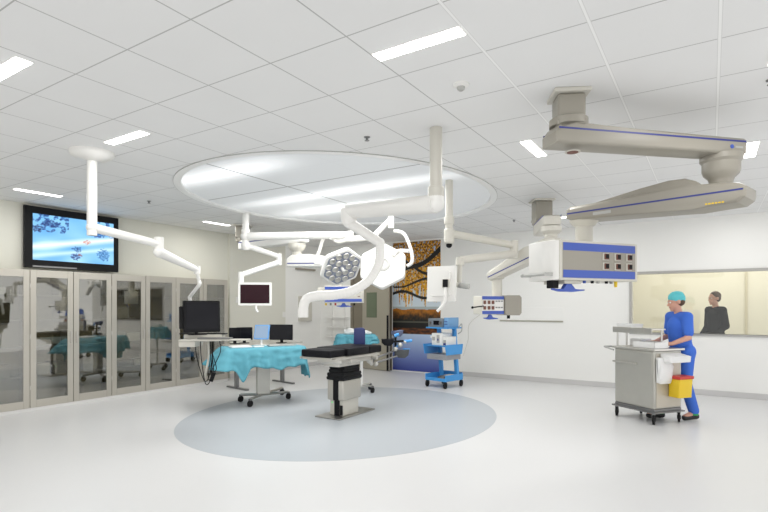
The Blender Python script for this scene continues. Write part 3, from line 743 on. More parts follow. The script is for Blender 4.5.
for (x, z) in [(HL*f, zz) for f in (.565, .72, .875) for zz in (1.995, 1.908)]:
    MB().box((x-.035, -.020, z-.033), (x+.035, -.012, z+.033), .003, hm).build('socket', M['offwhite'], hd, smooth=False)
    MB().box((x-.020, -.030, z-.026), (x+.032, -.019, z+.026), .004, hm).build('socket', M['copper'], hd, smooth=False)
    MB().box((x-.010, -.034, z-.018), (x+.026, -.029, z+.020), .002, hm).build('socket', M['black'], hd, smooth=False)
MB().tube([hm @ V((-.12, .03, z_bot+.05)), hm @ V((-.11, dep*.9, z_bot+.05))], .016, 10, False).box((-.13, .04, z_bot+.035), (-.02, .06, z_bot+.065), .004, hm).box((-.13, dep-.08, z_bot+.035), (-.02, dep-.06, z_bot+.065), .004, hm).build('side_rail', M['greyp'], hd)
MB().box((.0, .08, z_bot-.07), (.07, .16, z_bot), .006, hm).build('connector_block', M['black'], hd, smooth=False)
MB().box((.09, .03, z_bot-.03), (.28, .3, z_bot), .004, hm).build('connector_plate', M['offwhite'], hd, smooth=False)
MB().prism([(-.02, -.085), (.05, -.10), (.20, -.102), (.33, -.09), (.33, -.078), (.22, -.08), (.18, -.03), (.12, -.03), (.09, -.082), (-.02, -.073)], .04, .08, frame(hm @ V((0, 0, z_bot)), hx), .004).build('handle', M['blue'], hd)
for i, (x, mk) in enumerate(((.17, 'black'), (.25, 'black'), (.30, 'blue'), (.38, 'black'), (.44, 'greyp'), (.53, 'black'), (.58, 'darksteel'), (.63, 'yellow'))):
    MB().cyl(hm @ V((x*HL/.8, .06, z_bot)), hm @ V((x*HL/.8, .06, z_bot-.022-(.03 if mk == 'yellow' else 0))), .016, .013, 14).build('gas_outlet', M[mk], hd)

# --- pendant 2 (middle)
px_, py_ = -2.069, 7.62
t = thing('service_pendant', (px_, py_, H), 'beige service pendant of middle distance with small square column, hanging left of the largest one', 'service pendant')
column(t, px_, py_, H, .24, .30, TH)
A = V((px_, py_, 2.68)); B = at(551, 238, 6.55); B.z = 2.58
MB().lathe(A+V((0, 0, .06)), [(0, 0), (.14, 0), (.14, .09), (0, .09)], 28).build('bearing', M['warmwhite'], t)
o1, mt, L = beam(t, 'upper_beam', A, V((B.x, B.y, 2.63)), .22, [(0, -.1), (0, .07), (.05, .09), (.95, .07), (1, .05), (1, -.05), (.95, -.08)], .06, (.13, .13), .016, M['offwhite'])
MB().box((-.134, -.06, -.03), (-.128, .06, .0), 0, mt).build('indicator_lamp', M['red_led'], o1, smooth=False)
MB().box((.02, -.05, -.088), (.10, .03, -.084), 0, mt).build('indicator_lamp', M['red_led'], o1, smooth=False)
MB().lathe(V((B.x, B.y, 2.32)), [(.08, 0), (.08, .14), (.13, .18), (.13, .24), (0, .24)], 28).build('joint', M['offwhite'], t)
A2 = V((B.x, B.y, 2.35)); B2 = at(497, 276, 7.1)
B2.z = 2.0
A2.z = 2.30
o2, mt2, L2 = beam(t, 'lower_beam', A2, B2, .20, [(0, -.08), (0, .06), (.08, .12), (.4, .13), (.95, .06), (1, .03), (1, -.05), (.97, -.08)], -.02, (.14, .12), .014, M['offwhite'])
MB().lathe(V((B2.x, B2.y, 1.68)), [(.07, 0), (.07, .235), (.10, .25), (.10, .28), (0, .28)], 24).build('drop_tube', M['offwhite'], t)
c = V((B2.x, B2.y, 0)); fx = (at(520, 300, 7.2)-at(476, 300, 7.0)); fx.z = 0
hm = frame(c - fx.normalized()*.29 - V((0, 0, 0)), fx)
zt, zb = 1.685, 1.435
hd = MB().box((0, -.10, zb), (.34, .14, zt), .008, hm).build('service_head', M['offwhite'], t)
MB().prism([(x, z) for x, z in rounded(.25, .275, .03, 5, .47, (zt+zb)/2)], -.13, .16, hm, .02).build('rear_body', M['warmwhite'], hd)
MB().box((.01, -.104, zb+.005), (.33, -.10, zt-.005), 0, hm).build('panel_face', M['white'], hd, smooth=False)
for z in (zt-.025, zb+.027): MB().box((.006, -.108, z-.022), (.335, -.103, z+.022), 0, hm).build('blue_band', M['blue'], hd, smooth=False)
for x in (.04, .105, .165):
    for z in (1.525, 1.60):
        MB().box((x-.02, -.116, z-.024), (x+.02, -.107, z+.024), .004, hm).build('socket', M['copper'], hd, smooth=False)
for z in (1.53, 1.615):
    for x in (.22, .26, .30): MB().box((x-.014, -.112, z-.008), (x+.014, -.107, z+.008), 0, hm).build('data_port', M['darksteel'], hd, smooth=False)
MB().cyl(hm @ V((.02, -.11, 1.55)), hm @ V((-.17, -.16, 1.53)), .008).sph(hm @ V((-.17, -.16, 1.53)), .018, seg=10).build('stalk_lamp', M['black'], hd)
MB().prism([(.05, -.055), (.12, -.07), (.26, -.062), (.26, -.05), (.18, -.04), (.16, 0), (.13, 0), (.11, -.042), (.05, -.043)], -.08, -.05, frame(hm @ V((0, 0, zb)), fx), .003).build('handle', M['blue'], hd)
MB().cyl(hm @ V((.47, 0, zb)), hm @ V((.47, 0, zb-.06)), .022).build('gas_outlet', M['black'], hd)
MB().tube([hm @ V((.03, 0, zb)), at(469, 325, 7.4), at(468, 340, 8.0), at(463, 356, 8.6)], .004, 6).build('cable', M['offwhite'], hd)

# --- pendant 3 (far, behind the lamps)
px_, py_ = -7.50, 6.85
t = thing('service_pendant', (px_, py_, H), 'farthest service pendant, its blue-banded box hanging just below the operating lamp heads', 'service pendant')
column(t, px_, py_, H, .24, .24, TH)
A = V((px_, py_, 2.72)); B = at(297, 247, 9.0); B.z = 2.72
MB().lathe(A+V((0, 0, .06)), [(0, 0), (.13, 0), (.13, .1), (0, .1)], 28).build('bearing', M['warmwhite'], t)
beam(t, 'upper_beam', A, B, .22, [(0, -.1), (0, .07), (.05, .09), (.95, .08), (1, .06), (1, -.05), (.95, -.08)], .03, (.02, .2), .018, M['white'])
MB().lathe(V((B.x, B.y, 2.38)), [(.08, 0), (.08, .12), (.13, .16), (.15, .20), (.15, .26), (0, .26)], 28).build('joint', M['offwhite'], t)
A2 = V((B.x, B.y, 2.32)); B2 = at(338, 272, 8.75); B2.z = 2.30
beam(t, 'lower_beam', A2, B2, .20, [(0, -.09), (0, .06), (.08, .12), (.4, .13), (.95, .06), (1, .03), (1, -.05), (.97, -.09)], -.03, (.16, .14), .018, M['white'])
MB().lathe(V((B2.x, B2.y, 1.86)), [(.07, 0), (.07, .36), (.10, .38), (0, .38)], 24).build('drop_tube', M['offwhite'], t)
fx = RT.copy(); hm = frame(V((B2.x, B2.y, 0)) - fx*.22, fx)
zt, zb = 1.89, 1.60
hd = MB().box((0, -.14, zb), (.66, .14, zt), .01, hm).build('service_head', M['offwhite'], t)
MB().box((-.12, -.08, zb+.03), (0, .08, zt-.03), .01, hm).build('end_cover', M['offwhite'], hd)
for z in (zt-.04, zb+.045): MB().box((.01, -.145, z-.024), (.63, -.139, z+.024), 0, hm).build('blue_band', M['blue'], hd, smooth=False)
MB().tube([hm @ V((-.17, -.05, zb+.05)), hm @ V((-.1, -.05, zb+.05))], .018, 10, False).build('side_rail', M['greyp'], hd)
for i, (x, mk) in enumerate(((.02, 'yellow'), (.10, 'darksteel'), (.18, 'red'), (.5, 'black'))):
    MB().cyl(hm @ V((x, -.05, zb)), hm @ V((x, -.05, zb-.04)), .016, n=12).build('gas_outlet', M[mk], hd)
MB().box((.26, -.145, 1.68), (.31, -.139, 1.72), 0, hm).build('socket', M['copper'], hd, smooth=False)
for z in (1.71, 1.78): MB().box((.56, -.145, z-.006), (.60, -.139, z+.006), 0, hm).build('socket', M['copper'], hd, smooth=False)
MB().prism([(.20, -.055), (.28, -.07), (.46, -.062), (.46, -.05), (.36, -.04), (.34, 0), (.30, 0), (.28, -.042), (.20, -.043)], -.1, -.05, frame(hm @ V((0, 0, zb)), fx), .003).build('handle', M['blue'], hd)

# ------------------------------------------------------------ operating table
ox, oy = -4.40, 5.93
t = thing('operating_table', (ox, oy, 0), 'black-cushioned operating table on a steel column standing on the grey floor circle', 'operating table')
MB().box((-4.63, 5.54, .002), (-4.20, 6.42, .02), .006).build('base_plate', mat('base_steel', (.42, .41, .39), .3, .9), t, smooth=False)
ccx, ccy = -4.385, 5.905
MB().box((ccx-.115, ccy-.19, .02), (ccx+.115, ccy+.19, .30), .012).build('lower_column', M['offwhite'], t)
MB().box((ccx-.14, ccy-.22, .235), (ccx+.14, ccy+.22, .515), .02).build('column_cover', mat('cover_steel', (.52, .50, .45), .35, .5), t)
MB().box((ccx-.03, ccy-.228, .235), (ccx+.06, ccy-.212, .52), .002).box((ccx-.03, ccy-.20, .02), (ccx+.06, ccy-.185, .24), .002).build('black_strip', M['black'], t, smooth=False)
MB().box((ccx+.07, ccy-.202, .03), (ccx+.112, ccy-.185, .17), .004).build('power_socket', M['black'], t, smooth=False)
MB().sph((ccx-.07, ccy-.194, .20), .008, seg=8).build('indicator_lamp', M['green_led'], t)
for i, (a, b) in enumerate(((.145, .22), (.14, .215), (.12, .20), (.125, .18))):
    z = .515+.05*i
    MB().prism([(-a, 0), (a, 0), (a+.012, .025), (a, .05), (-a, .05), (-a-.012, .025)], -b, b, Matrix.Translation((ccx, ccy, z)), .008).build('bellows', M['rubber'], t, smooth=False)
MB().box((-4.60, 5.55, .755), (-4.18, 6.30, .83), .02).box((-4.52, 5.60, .71), (-4.25, 6.10, .77), .01).build('saddle', M['steel'], t)
MB().box((-4.62, 5.27, .835), (-4.13, 6.38, .872), .006).build('table_frame', M['steel'], t, smooth=False)
for x in (-4.685, -4.085): MB().box((x-.006, 5.3, .835), (x+.006, 6.36, .865), .002).box((min(x, -4.385)+.0, 5.45, .845), (max(x, -4.385), 5.47, .857)).box((min(x, -4.385), 6.15, .845), (max(x, -4.385), 6.17, .857)).build('side_rail', M['steel'], t, smooth=False)
MB().box((-4.62, 5.24, .872), (-4.13, 5.60, .97), .02).build('head_cushion', M['blackpad'], t)
MB().box((-4.66, 5.605, .872), (-4.09, 6.12, .975), .02).build('back_cushion', M['blackpad'], t)
MB().prism([(-4.66, 6.125), (-4.09, 6.125), (-4.09, 6.42), (-4.30, 6.42), (-4.33, 6.33), (-4.42, 6.33), (-4.45, 6.42), (-4.66, 6.42)], .872, .975, Matrix(((1, 0, 0, 0), (0, 0, 1, 0), (0, 1, 0, 0), (0, 0, 0, 1))), .015).build('seat_cushion', M['blackpad'], t)
for z, dx in ((.80, .0),):
    MB().cyl((-4.10, 5.62, z), (-4.04, 5.62, z), .025).build('clamp_knob', M['steel'], t); MB().cyl((-4.10, 6.2, z+.01), (-4.02, 6.2, z+.01), .03).build('clamp_knob', M['steel'], t)
# upright pad fixed on the far side rail
q = at(359.5, 347, 7.75)
pm = frame(V((q.x, q.y, .935)), Matrix.Rotation(-.2, 3, 'Z') @ RT)
MB().prism([(-.09, .0), (.09, .0), (.085, .27), (.05, .29), (-.05, .285), (-.085, .27)], -.02, .02, pm, .01).build('upright_pad', M['purple'], t)
MB().tube([(-4.69, 6.33, .85), (q.x, q.y, .87)], .012, 8, False).build('pad_clamp', M['steel'], t)
# leg holders reaching out to the right
g0 = V((-4.10, 6.38, .85))
for a, b, dz in ((at(368, 361, 7.6), at(396, 350, 7.95), 0), (at(372, 364, 7.6), at(397, 356, 7.9), 0)):
    MB().tube([g0 + V((-.05, 0, -.02)), a, b], .014, 8, False).build('leg_holder_rod', M['darksteel'], t)
MB().sph(at(370, 361, 7.6), .05, (1, 1, .8)).sph(at(376, 364, 7.6), .035).cyl(at(366, 357, 7.5), at(372, 364, 7.6), .03).build('rod_joint', M['steel'], t)
def boot(c, yaw, s=1.0, m2=None):
    m_ = Matrix.Translation(c) @ Matrix.Rotation(yaw, 4, 'Z')
    b = MB()
    pr_ = [(-.11*s, .05*s), (-.105*s, -.02*s), (-.05*s, -.07*s), (.05*s, -.075*s), (.105*s, -.03*s), (.12*s, .06*s), (.06*s, .055*s), (.0, .03*s), (-.06*s, .045*s)]
    return b.prism(pr_, -.07*s, .07*s, m_, .012).build('leg_holder_pad', m2 or M['blackpad'], t)
boot(at(387.5, 341.5, 7.85), TH, .85); boot(at(401.5, 353, 8.0), TH, 1.0, mat('pad_grey', (.06, .065, .07), .5))
boot(at(397, 333, 8.0), TH+.6, .75, mat('pad_slate', (.10, .12, .20), .5))
MB().cyl(at(395.5, 357, 7.95), at(395.5, 334, 7.95), .018).cyl(at(389, 342, 7.85), at(403, 341, 8), .016).build('holder_post', M['black'], t)
for a, b in ((at(394.5, 336, 7.9), at(399, 334, 7.9)), (at(396, 347, 7.9), at(400, 344, 8.0)), (at(404, 341.5, 8), at(412, 340.5, 8)), (at(403, 349, 8), at(410, 349.5, 8))):
    MB().cyl(a, b, .024 if a.z > 0.95 else .012, n=14).build('blue_knob', M['cartblue'], t)
MB().sph(at(400, 345, 7.95), .04).sph(at(395.5, 349, 7.9), .035).sph(at(405, 342, 8), .03).build('clamp', M['steel'], t)

# ------------------------------------------------------------ draped instrument tables
def drape(c, ax, w, d, z, drop_fn, flare, seed, name='table_drape', rad=.05):
    m_ = frame(V((c.x, c.y, 0)), ax); bm = bmesh.new(); n = 160
    per = rounded(w, d, rad, 6)
    # resample the perimeter evenly
    Ls = [0]
    for i in range(len(per)): Ls.append(Ls[-1]+(V(per[(i+1) % len(per)])-V(per[i])).length)
    def pt(s_):
        s_ = (s_ % 1)*Ls[-1]
        for i in range(len(per)):
            if s_ <= Ls[i+1]:
                f = (s_-Ls[i])/(Ls[i+1]-Ls[i]+1e-9); return V(per[i]).lerp(V(per[(i+1) % len(per)]), f)
        return V(per[0])
    rings = []
    for f in (.0, .3, .6, .9, .985):
        if f == 0: rings.append([bm.verts.new(m_ @ V((0, 0, z+.004)))]); continue
        rings.append([bm.verts.new(m_ @ V((pt(k/n).x*f, pt(k/n).y*f, z+.006+.006*nz(pt(k/n).x*f*9, pt(k/n).y*f*9, seed)))) for k in range(n)])
    for j in range(1, 13):
        f = j/12; ring = []
        for k in range(n):
            s_ = k/n; p = pt(s_); q = p.normalized()
            # outward normal of the rectangle, softened at corners
            o_ = V((max(-1, min(1, p.x/(w/2)))**9, max(-1, min(1, p.y/(d/2)))**9)); o_ = o_.normalized() if o_.length > 1e-6 else q
            dr_ = drop_fn(p.x/w*2, p.y/d*2)
            fold = (.5+.5*math.sin(s_*2*PI*19+3*nz(s_*9, seed)+seed))*.045*f + .02*f*nz(s_*40, f*3, seed)
            out = flare(p.x/w*2, p.y/d*2)*f**.8 + fold
            crease = .022*nz(s_*26, f*5, seed+4)+.008*nz(s_*70, f*16, seed+9)
            ring.append(bm.verts.new(m_ @ V((p.x+o_.x*(out+crease+.008), p.y+o_.y*(out+crease+.008), z-dr_*f + .012*f*math.sin(s_*90+seed)))))
        rings.append(ring)
    for k in range(len(rings)-1):
        A_, B_ = rings[k], rings[k+1]
        for i in range(n):
            j = (i+1) % n
            if len(A_) == 1: bm.faces.new((A_[0], B_[i], B_[j]))
            else: bm.faces.new((A_[i], A_[j], B_[j], B_[i]))
    mb = MB(); mb.bm.free(); mb.bm = bm
    o = mb.build(name, M['drape'], ang=1.5)
    s = o.modifiers.new('solid', 'SOLIDIFY'); s.thickness = .004; s.offset = 1
    return o
def caster(b_parent, p, r=.045, name='caster'):
    w_ = MB().cyl(p+V((-.014, 0, r)), p+V((.014, 0, r)), r, n=20).cyl(p+V((.022, 0, r)), p+V((-.022, 0, r)), r*.4, n=12); o = w_.build(name, M['rubber'], b_parent)
    MB().box((p.x-.02, p.y-.02, r*1.9), (p.x+.02, p.y+.02, r*1.9+.03), .006).box((p.x-.024, p.y-.01, r*.8), (p.x-.018, p.y+.02, r*2)).build('caster_fork', M['darksteel'], o, smooth=False)
tc_ = at(263, 346, 8.15); tc_.z = 0
axd = (at(300, 345, 8.5)-at(225, 345, 7.95)); axd.z = 0; axd.normalize()
t = thing('instrument_table', (tc_.x, tc_.y, 0), 'steel pedestal table on four castors under the large turquoise drape', 'table')
tm = frame(tc_, axd); ZT = .90
MB().box((-.60, -.29, ZT-.03), (.60, .29, ZT), .008, tm).build('tabletop', M['steel'], t, smooth=False)
MB().box((-.10, -.05, .16), (.10, .05, ZT-.03), .008, tm).build('pedestal', M['cartsteel'], t, smooth=False)
whl = [V((x, y, 0)) for x, y in ((-6.36, 5.76), (-5.93, 5.56), (-5.90, 6.38), (-6.27, 6.62))]
bc = V((-6.12, 6.08, 0)); bc = V((tc_.x, tc_.y, 0))
for p in whl:
    MB().tube([bc+V((0, 0, .15)), p+V((0, 0, .12))], .022, 4, False).build('base_arm', M['steel'], t, smooth=False); caster(t, p, .05)
def dropA(u, v):
    a = .30
    if u < -.7: a -= .05*(-u-.7)/.3
    if v < 0 and u < -.3: a += .17*math.exp(-((u+.66)/.10)**2)
    if u > .9 and v < .5: a += .20*math.exp(-((u-1)/.12)**2)
    return a + .02*math.sin(u*6)
def flA(u, v): return .05 + (.16 if u < -.9 else 0) + (.05 if v < -.9 and u < -.5 else 0)
o = drape(tc_, axd, 1.24, .60, ZT, dropA, flA, 2)
tag(o, 'turquoise surgical drape over the pedestal table left of the operating table', 'drape')
def on(dx, dy, dz=0): return tm @ V((dx, dy, ZT+.009+dz))
o = thing('tablet_screen', on(.0, .08), 'light blue screen in blue frame leaning upright on the turquoise drape', 'screen')
sm = frame(on(.02, .20, .10), Matrix.Rotation(-.25, 3, 'Z') @ RT) @ Matrix.Rotation(-.25, 4, 'X')
MB().box((-.13, -.01, 0.0), (.13, .012, .24), .006, sm).build('housing', mat('frame_blue', (.15, .38, .75), .4), o, smooth=False)
MB().box((-.112, -.0125, .018), (.112, -.0105, .222), 0, sm).build('screen', M['screenblue'], o, smooth=False)
sb = frame(on(.02, .20, .0), Matrix.Rotation(-.25, 3, 'Z') @ RT)
MB().box((-.10, -.06, 0), (.10, .07, .015), .004, sb).cyl(sb @ V((0, .01, .01)), sb @ V((0, .03, .16)), .018).build('stand', M['white'], o, smooth=False)
o = MB().box((.08, -.08, ZT+.009), (.52, .07, ZT+.028), .006, tm).box((.10, -.06, ZT+.028), (.50, .05, ZT+.034), .002, tm).build('keyboard', M['greyp'], smooth=False); tag(o, 'grey keyboard lying on the turquoise drape in front of the right dark screen', 'keyboard')
o = MB().box((-.52, -.15, ZT+.009), (-.2, .1, ZT+.03), .012, tm).box((-.50, -.13, ZT+.03), (-.22, .08, ZT+.036), .01, tm).build('instrument_tray', M['bag'], smooth=False); tag(o, 'flat white instrument tray at the left end of the turquoise drape', 'tray')
o = MB().box((-.17, -.16, ZT+.009), (-.02, -.02, ZT+.022), .006, tm).build('folded_cloth', M['bag'], smooth=False); tag(o, 'small folded white cloth in the middle of the turquoise drape', 'cloth')

# second draped table behind the operating table
c2 = at(356, 335, 9.3); c2.z = 0; a2 = (Matrix.Rotation(.12, 3, 'Z') @ RT)
t = thing('side_table', (c2.x, c2.y, 0), 'small wheeled table under the smaller turquoise drape behind the operating table', 'table')
tm2 = frame(c2, a2); ZS = 1.03
MB().box((-.32, -.2, ZS-.02), (.32, .2, ZS), .005, tm2).build('tabletop', M['steel'], t, smooth=False)
MB().cyl(tm2 @ V((.10, 0, .1)), tm2 @ V((.10, 0, ZS-.02)), .028).build('pedestal', M['white'], t)
for p in ((-.25, -.18), (.28, -.18), (.28, .18), (-.25, .18)):
    q = tm2 @ V((*p, 0)); MB().tube([tm2 @ V((.10, 0, .12)), q+V((0, 0, .12))], .018, 4, False).build('base_arm', M['steel'], t, smooth=False); caster(t, q, .05)
o = drape(c2, a2, .68, .42, ZS, lambda u, v: .20+.06*math.sin(u*5), lambda u, v: .03, 5); tag(o, 'smaller turquoise drape over the side table behind the operating table', 'drape')
def sheet_lump(name, c, sx, sy, sz, m_, seed):
    b = MB().sph(c+V((0, 0, sz*.5)), 1, (sx, sy, sz), 24)
    for v in b.bm.verts:
        k = 1+.28*nz(v.co.x*14, v.co.y*14, v.co.z*14+seed); v.co = c + (v.co-c)*k
        v.co.z = max(v.co.z, c.z+.001)
    return b.build(name, m_)
o = sheet_lump('wrapped_pack', tm2 @ V((-.10, 0, ZS+.008)), .14, .1, .07, M['bag'], 1); tag(o, 'crumpled white wrapping on the smaller turquoise drape, left one', 'wrapping')
o = sheet_lump('wrapped_pack', tm2 @ V((.17, .02, ZS+.008)), .11, .09, .05, M['bag'], 4); tag(o, 'lower crumpled white wrapping on the smaller turquoise drape, right one', 'wrapping')

# ------------------------------------------------------------ desk with dark screens behind the drape
dc = at(264, 345, 10.1); dc.z = 0
dm = frame(dc, V((.15, 1, 0)))
t = thing('wall_desk', (dc.x, dc.y, 0), 'pale desk on black T-feet along the left wall behind the turquoise drape', 'desk')
MB().box((-.75, -.28, .80), (.75, .28, .83), .006, dm).build('desktop', M['offwhite'], t, smooth=False)
for x in (-.62, .45):
    MB().box((x-.035, -.03, .03), (x+.035, .03, .80), .005, dm).box((x-.03, -.36, .0), (x+.03, .30, .03), .005, dm).build('leg', M['darksteel'], t, smooth=False)
for px, w_, h_, lab, d_, yaw in ((244.5, .30, .25, 'small square dark screen left of the light blue one on the wall desk', 9.9, .1), (281, .47, .30, 'wide dark screen right of the light blue one on the wall desk', 10.0, -.35), (235, .22, .25, 'narrow dark screen at the left end of the wall desk, partly hidden', 9.72, .1)):
    c = at(px, 334, d_); zc = .83+.06+h_/2
    c.z = zc
    tt = thing('desk_monitor', (c.x, c.y, .83), lab, 'screen', 'dark screens on the wall desk')
    f_ = Matrix.Rotation(yaw, 3, 'Z') @ V((-c.x, -c.y, 0)).normalized()
    mo, mt = monitor(tt, 'housing', c, f_, w_, h_, .012, M['black'], M['screen'], .04)
    MB().box((-.09, -.03, -h_/2-.06), (.09, .1, -h_/2-.048), .003, mt).box((-.03, .03, -h_/2-.05), (.03, .045, 0), .003, mt).build('stand', M['black'], tt, smooth=False)

# ------------------------------------------------------------ blue equipment cart
def pxy(px, py): 
    p = at(px, py, EYE*FPX/(py-306)); p.z = 0; return p
k0, k1_, k2_ = pxy(427, 387.5), pxy(446.5, 390.5), pxy(461, 385)
cc = (k0+k2_)/2; 
ux = (k1_-k0); ux.z = 0; ux.normalize()
cm = frame(cc, ux); 
t = thing('equipment_cart', (cc.x, cc.y, 0), 'bright blue rolling equipment cart with devices in front of the lake picture', 'cart')
hw, hd_ = .24, .24
for x, y in ((-hw+.02, -hd_), (hw-.02, -hd_), (hw-.02, hd_), (-hw+.02, hd_)): caster(t, cm @ V((x, y, 0)), .065)
b = MB().box((-hw, -hd_-.02, 0.130), (hw, hd_+.02, 0.150), .004, cm)
b.box((-hw, -hd_-.03, 0.130), (hw, -hd_-.02, 0.190), .003, cm).box((-hw-.01, -hd_-.03, 0.130), (-hw, hd_+.02, 0.250), .003, cm).box((hw, -hd_-.03, 0.130), (hw+.01, hd_+.02, 0.250), .003, cm).box((-hw, hd_+.01, 0.130), (hw, hd_+.02, 0.270), .003, cm)
b.build('bottom_tray', M['cartblue'], t, smooth=False)
for s_ in (-1, 1):
    MB().prism([(-.035, .13), (.035, .13), (-.04, 1.14), (-.11, 1.14)], -.03, .03, frame(cm @ V((s_*(hw-.05)+.03, .12, 0)), ux), .004).build('side_post', M['cartblue'], t, smooth=False)
MB().box((-hw-.02, -.24, 0.780), (hw+.02, .22, 0.800), .004, cm).prism([(-.26, 0.630), (.20, 0.630), (.24, 0.820), (-.30, 0.820)], 0, .012, frame(cm @ V((-hw-.03, 0, 0)), cm.to_3x3() @ V((0, 1, 0)))).prism([(-.26, 0.630), (.20, 0.630), (.24, 0.820), (-.30, 0.820)], 0, .012, frame(cm @ V((hw+.03, 0, 0)), cm.to_3x3() @ V((0, 1, 0)))).build('middle_shelf', M['cartblue'], t, smooth=False)
MB().box((-hw+.0, -.23, .53), (hw-.0, .2, .63), .006, cm).box((-.06, -.245, .57), (.06, -.23, .59), .003, cm).build('drawer', mat('drawer_grey', (.30, .31, .33), .4), t, smooth=False)
MB().box((-hw-.04, -.22, 1.12), (hw+.03, .22, 1.145), .004, cm).build('top_shelf', M['cartblue'], t, smooth=False)
MB().tube([cm @ V((hw+.03, .1, 1.14)), cm @ V((hw+.10, .1, 1.21)), cm @ V((hw+.10, .1, 1.08)), cm @ V((hw+.0, .12, 1.02))], .01, 8).build('push_handle', M['greyp'], t)
o = thing('electrosurgical_unit', cm @ V((-.06, 0, 1.146)), 'dark grey device with round dials on top of the blue cart', 'medical device')
MB().box((-hw+.0, -.2, 1.146), (.12, .15, 1.310), .012, cm).build('housing', mat('device_grey', (.18, .21, .24), .4), o)
MB().box((-.10, -.208, 1.190), (.04, -.199, 1.270), .004, cm).build('display', M['screen'], o, smooth=False)
for x in (-.18, .08): MB().cyl(cm @ V((x, -.2, 1.230)), cm @ V((x, -.225, 1.230)), .03).build('dial', M['darksteel'], o)
o = thing('blue_device', cm @ V((.2, 0, 1.146)), 'light blue box shaped device beside the dark one on top of the blue cart', 'medical device')
MB().box((.135, -.18, 1.146), (.235, .15, 1.330), .01, cm).build('housing', mat('device_blue', (.16, .34, .58), .4), o)
for z in (1.200, 1.250): MB().box((.15, -.184, z), (.225, -.179, z+.012), 0, cm).build('vent_slot', M['navy'], o, smooth=False)
o = thing('smoke_evacuator', cm @ V((0, 0, 0.801)), 'white device with grey front panels on the middle shelf of the blue cart', 'medical device')
MB().box((-.15, -.2, 0.801), (.12, .15, 1.030), .012, cm).box((.125, -.19, 0.801), (.215, .1, 0.970), .01, cm).build('housing', M['white'], o)
for bx in (((-.02, -.206, .85), (.05, -.199, 1.0)), ((-.13, -.206, .89), (-.06, -.199, .96)), ((.14, -.196, .83), (.20, -.189, .91))):
    MB().box(*bx, .003, cm).build('panel', M['greyp'], o, smooth=False)
MB().box((.0, -.212, 0.890), (.03, -.205, 0.930), .003, cm).box((.14, -.2, 0.810), (.20, -.193, 0.850), .003, cm).build('button', M['navy'], o, smooth=False)
MB().cyl(cm @ V((-.15, -.1, 0.940)), cm @ V((-.24, -.12, 0.950)), .02).build('hose_port', M['white'], o)
o = MB().tube([cm @ V((.12*math.cos(a*.9)*(1-a*.02), -.02+.12*math.sin(a*.9)*(1-a*.02), .163+.006*math.sin(a*2)+.0016*a)) for a in range(0, 26)], .011, 8).build('coiled_cable', M['darksteel']); tag(o, 'coiled dark cable in the bottom tray of the blue cart', 'cable')
o = MB().box((.06, -.1, .205), (.19, .1, .237), .01, cm).build('foot_pedal', M['steel'], smooth=False)
for v in o.data.vertices: v.co.z += .0
tag(o, 'metal foot pedal lying on the cable in the blue cart tray', 'pedal')

# ------------------------------------------------------------ steel trolley pushed by the nurse
pA, pB, pC = V((-1.16, 7.97, 0)), V((-.63, 7.585, 0)), V((-.31, 7.96, 0))
u_ = (pB-pA).normalized(); ctr = (pA+pC)/2
nm = frame(ctr, u_)
lx = .325; ly = .245
t = thing('steel_trolley', (ctr.x, ctr.y, 0), 'grey steel supply trolley pushed by the person in blue scrubs', 'trolley')
for x, y in ((-lx, -ly), (lx, -ly), (lx, ly), (-lx, ly)): caster(t, nm @ V((x*.93, y*.93, 0)), .065)
MB().box((-lx, -ly, .16), (lx, ly, .20), .01, nm).box((-lx-.03, -ly-.03, .145), (lx+.03, ly+.03, .165), .006, nm).build('chassis', M['darksteel'], t, smooth=False)
bd = MB().box((-lx, -ly, .20), (lx, ly, .96), .015, nm).build('body', M['cartsteel'], t)
MB().box((-lx-.03, -ly-.03, .96), (lx+.03, ly+.03, .99), .008, nm).build('worktop', M['steel'], t, smooth=False)
MB().box((lx, -ly+.03, .22), (lx+.008, ly-.03, .93), .004, nm).build('door', mat('trolley_door', (.52, .48, .41), .4, .3), t, smooth=False)
MB().box((-lx+.03, -ly-.008, .23), (lx-.03, -ly, .93), .004, nm).build('front_panel', M['cartsteel'], t, smooth=False)
MB().tube([nm @ V((-lx, -ly-.02, .93)), nm @ V((-lx-.16, -ly-.03, .965)), nm @ V((-lx-.16, ly, .965)), nm @ V((-lx, ly, .93))], .012, 8, False).build('push_handle', M['greyp'], t)
MB().box((-lx-.01, -ly-.035, .76), (lx*.2, -ly-.01, .785), .004, nm).build('accessory_rail', M['steel'], t, smooth=False)
for x, y in ((-lx+.02, -ly+.03), (-lx+.02, -ly+.2)): MB().cyl(nm @ V((x, y, .99)), nm @ V((x, y, 1.24)), .012).build('shelf_post', M['steel'], t)
MB().box((-lx-.03, -ly+.0, 1.23), (lx-.03, -ly+.24, 1.25), .005, nm).box((-lx-.03, -ly-.01, 1.18), (lx-.03, -ly, 1.26), .004, nm).cyl(nm @ V((lx-.06, -ly+.2, .99)), nm @ V((lx-.06, -ly+.2, 1.24)), .012).build('upper_shelf', M['steel'], t, smooth=False)
o = MB().box((-.30, -.235, 1.251), (-.05, -.02, 1.295), .01, nm).box((-.305, -.24, 1.285), (-.045, -.015, 1.302), .004, nm).build('lidded_box', M['bag'], smooth=False); tag(o, 'white lidded box on the upper shelf of the steel trolley', 'box')
o = MB().box((-.28, -.02, .992), (-.08, .18, 1.09), .012, nm).build('white_carton', M['bag'], smooth=False); tag(o, 'white carton at the left of the steel trolley worktop', 'carton')
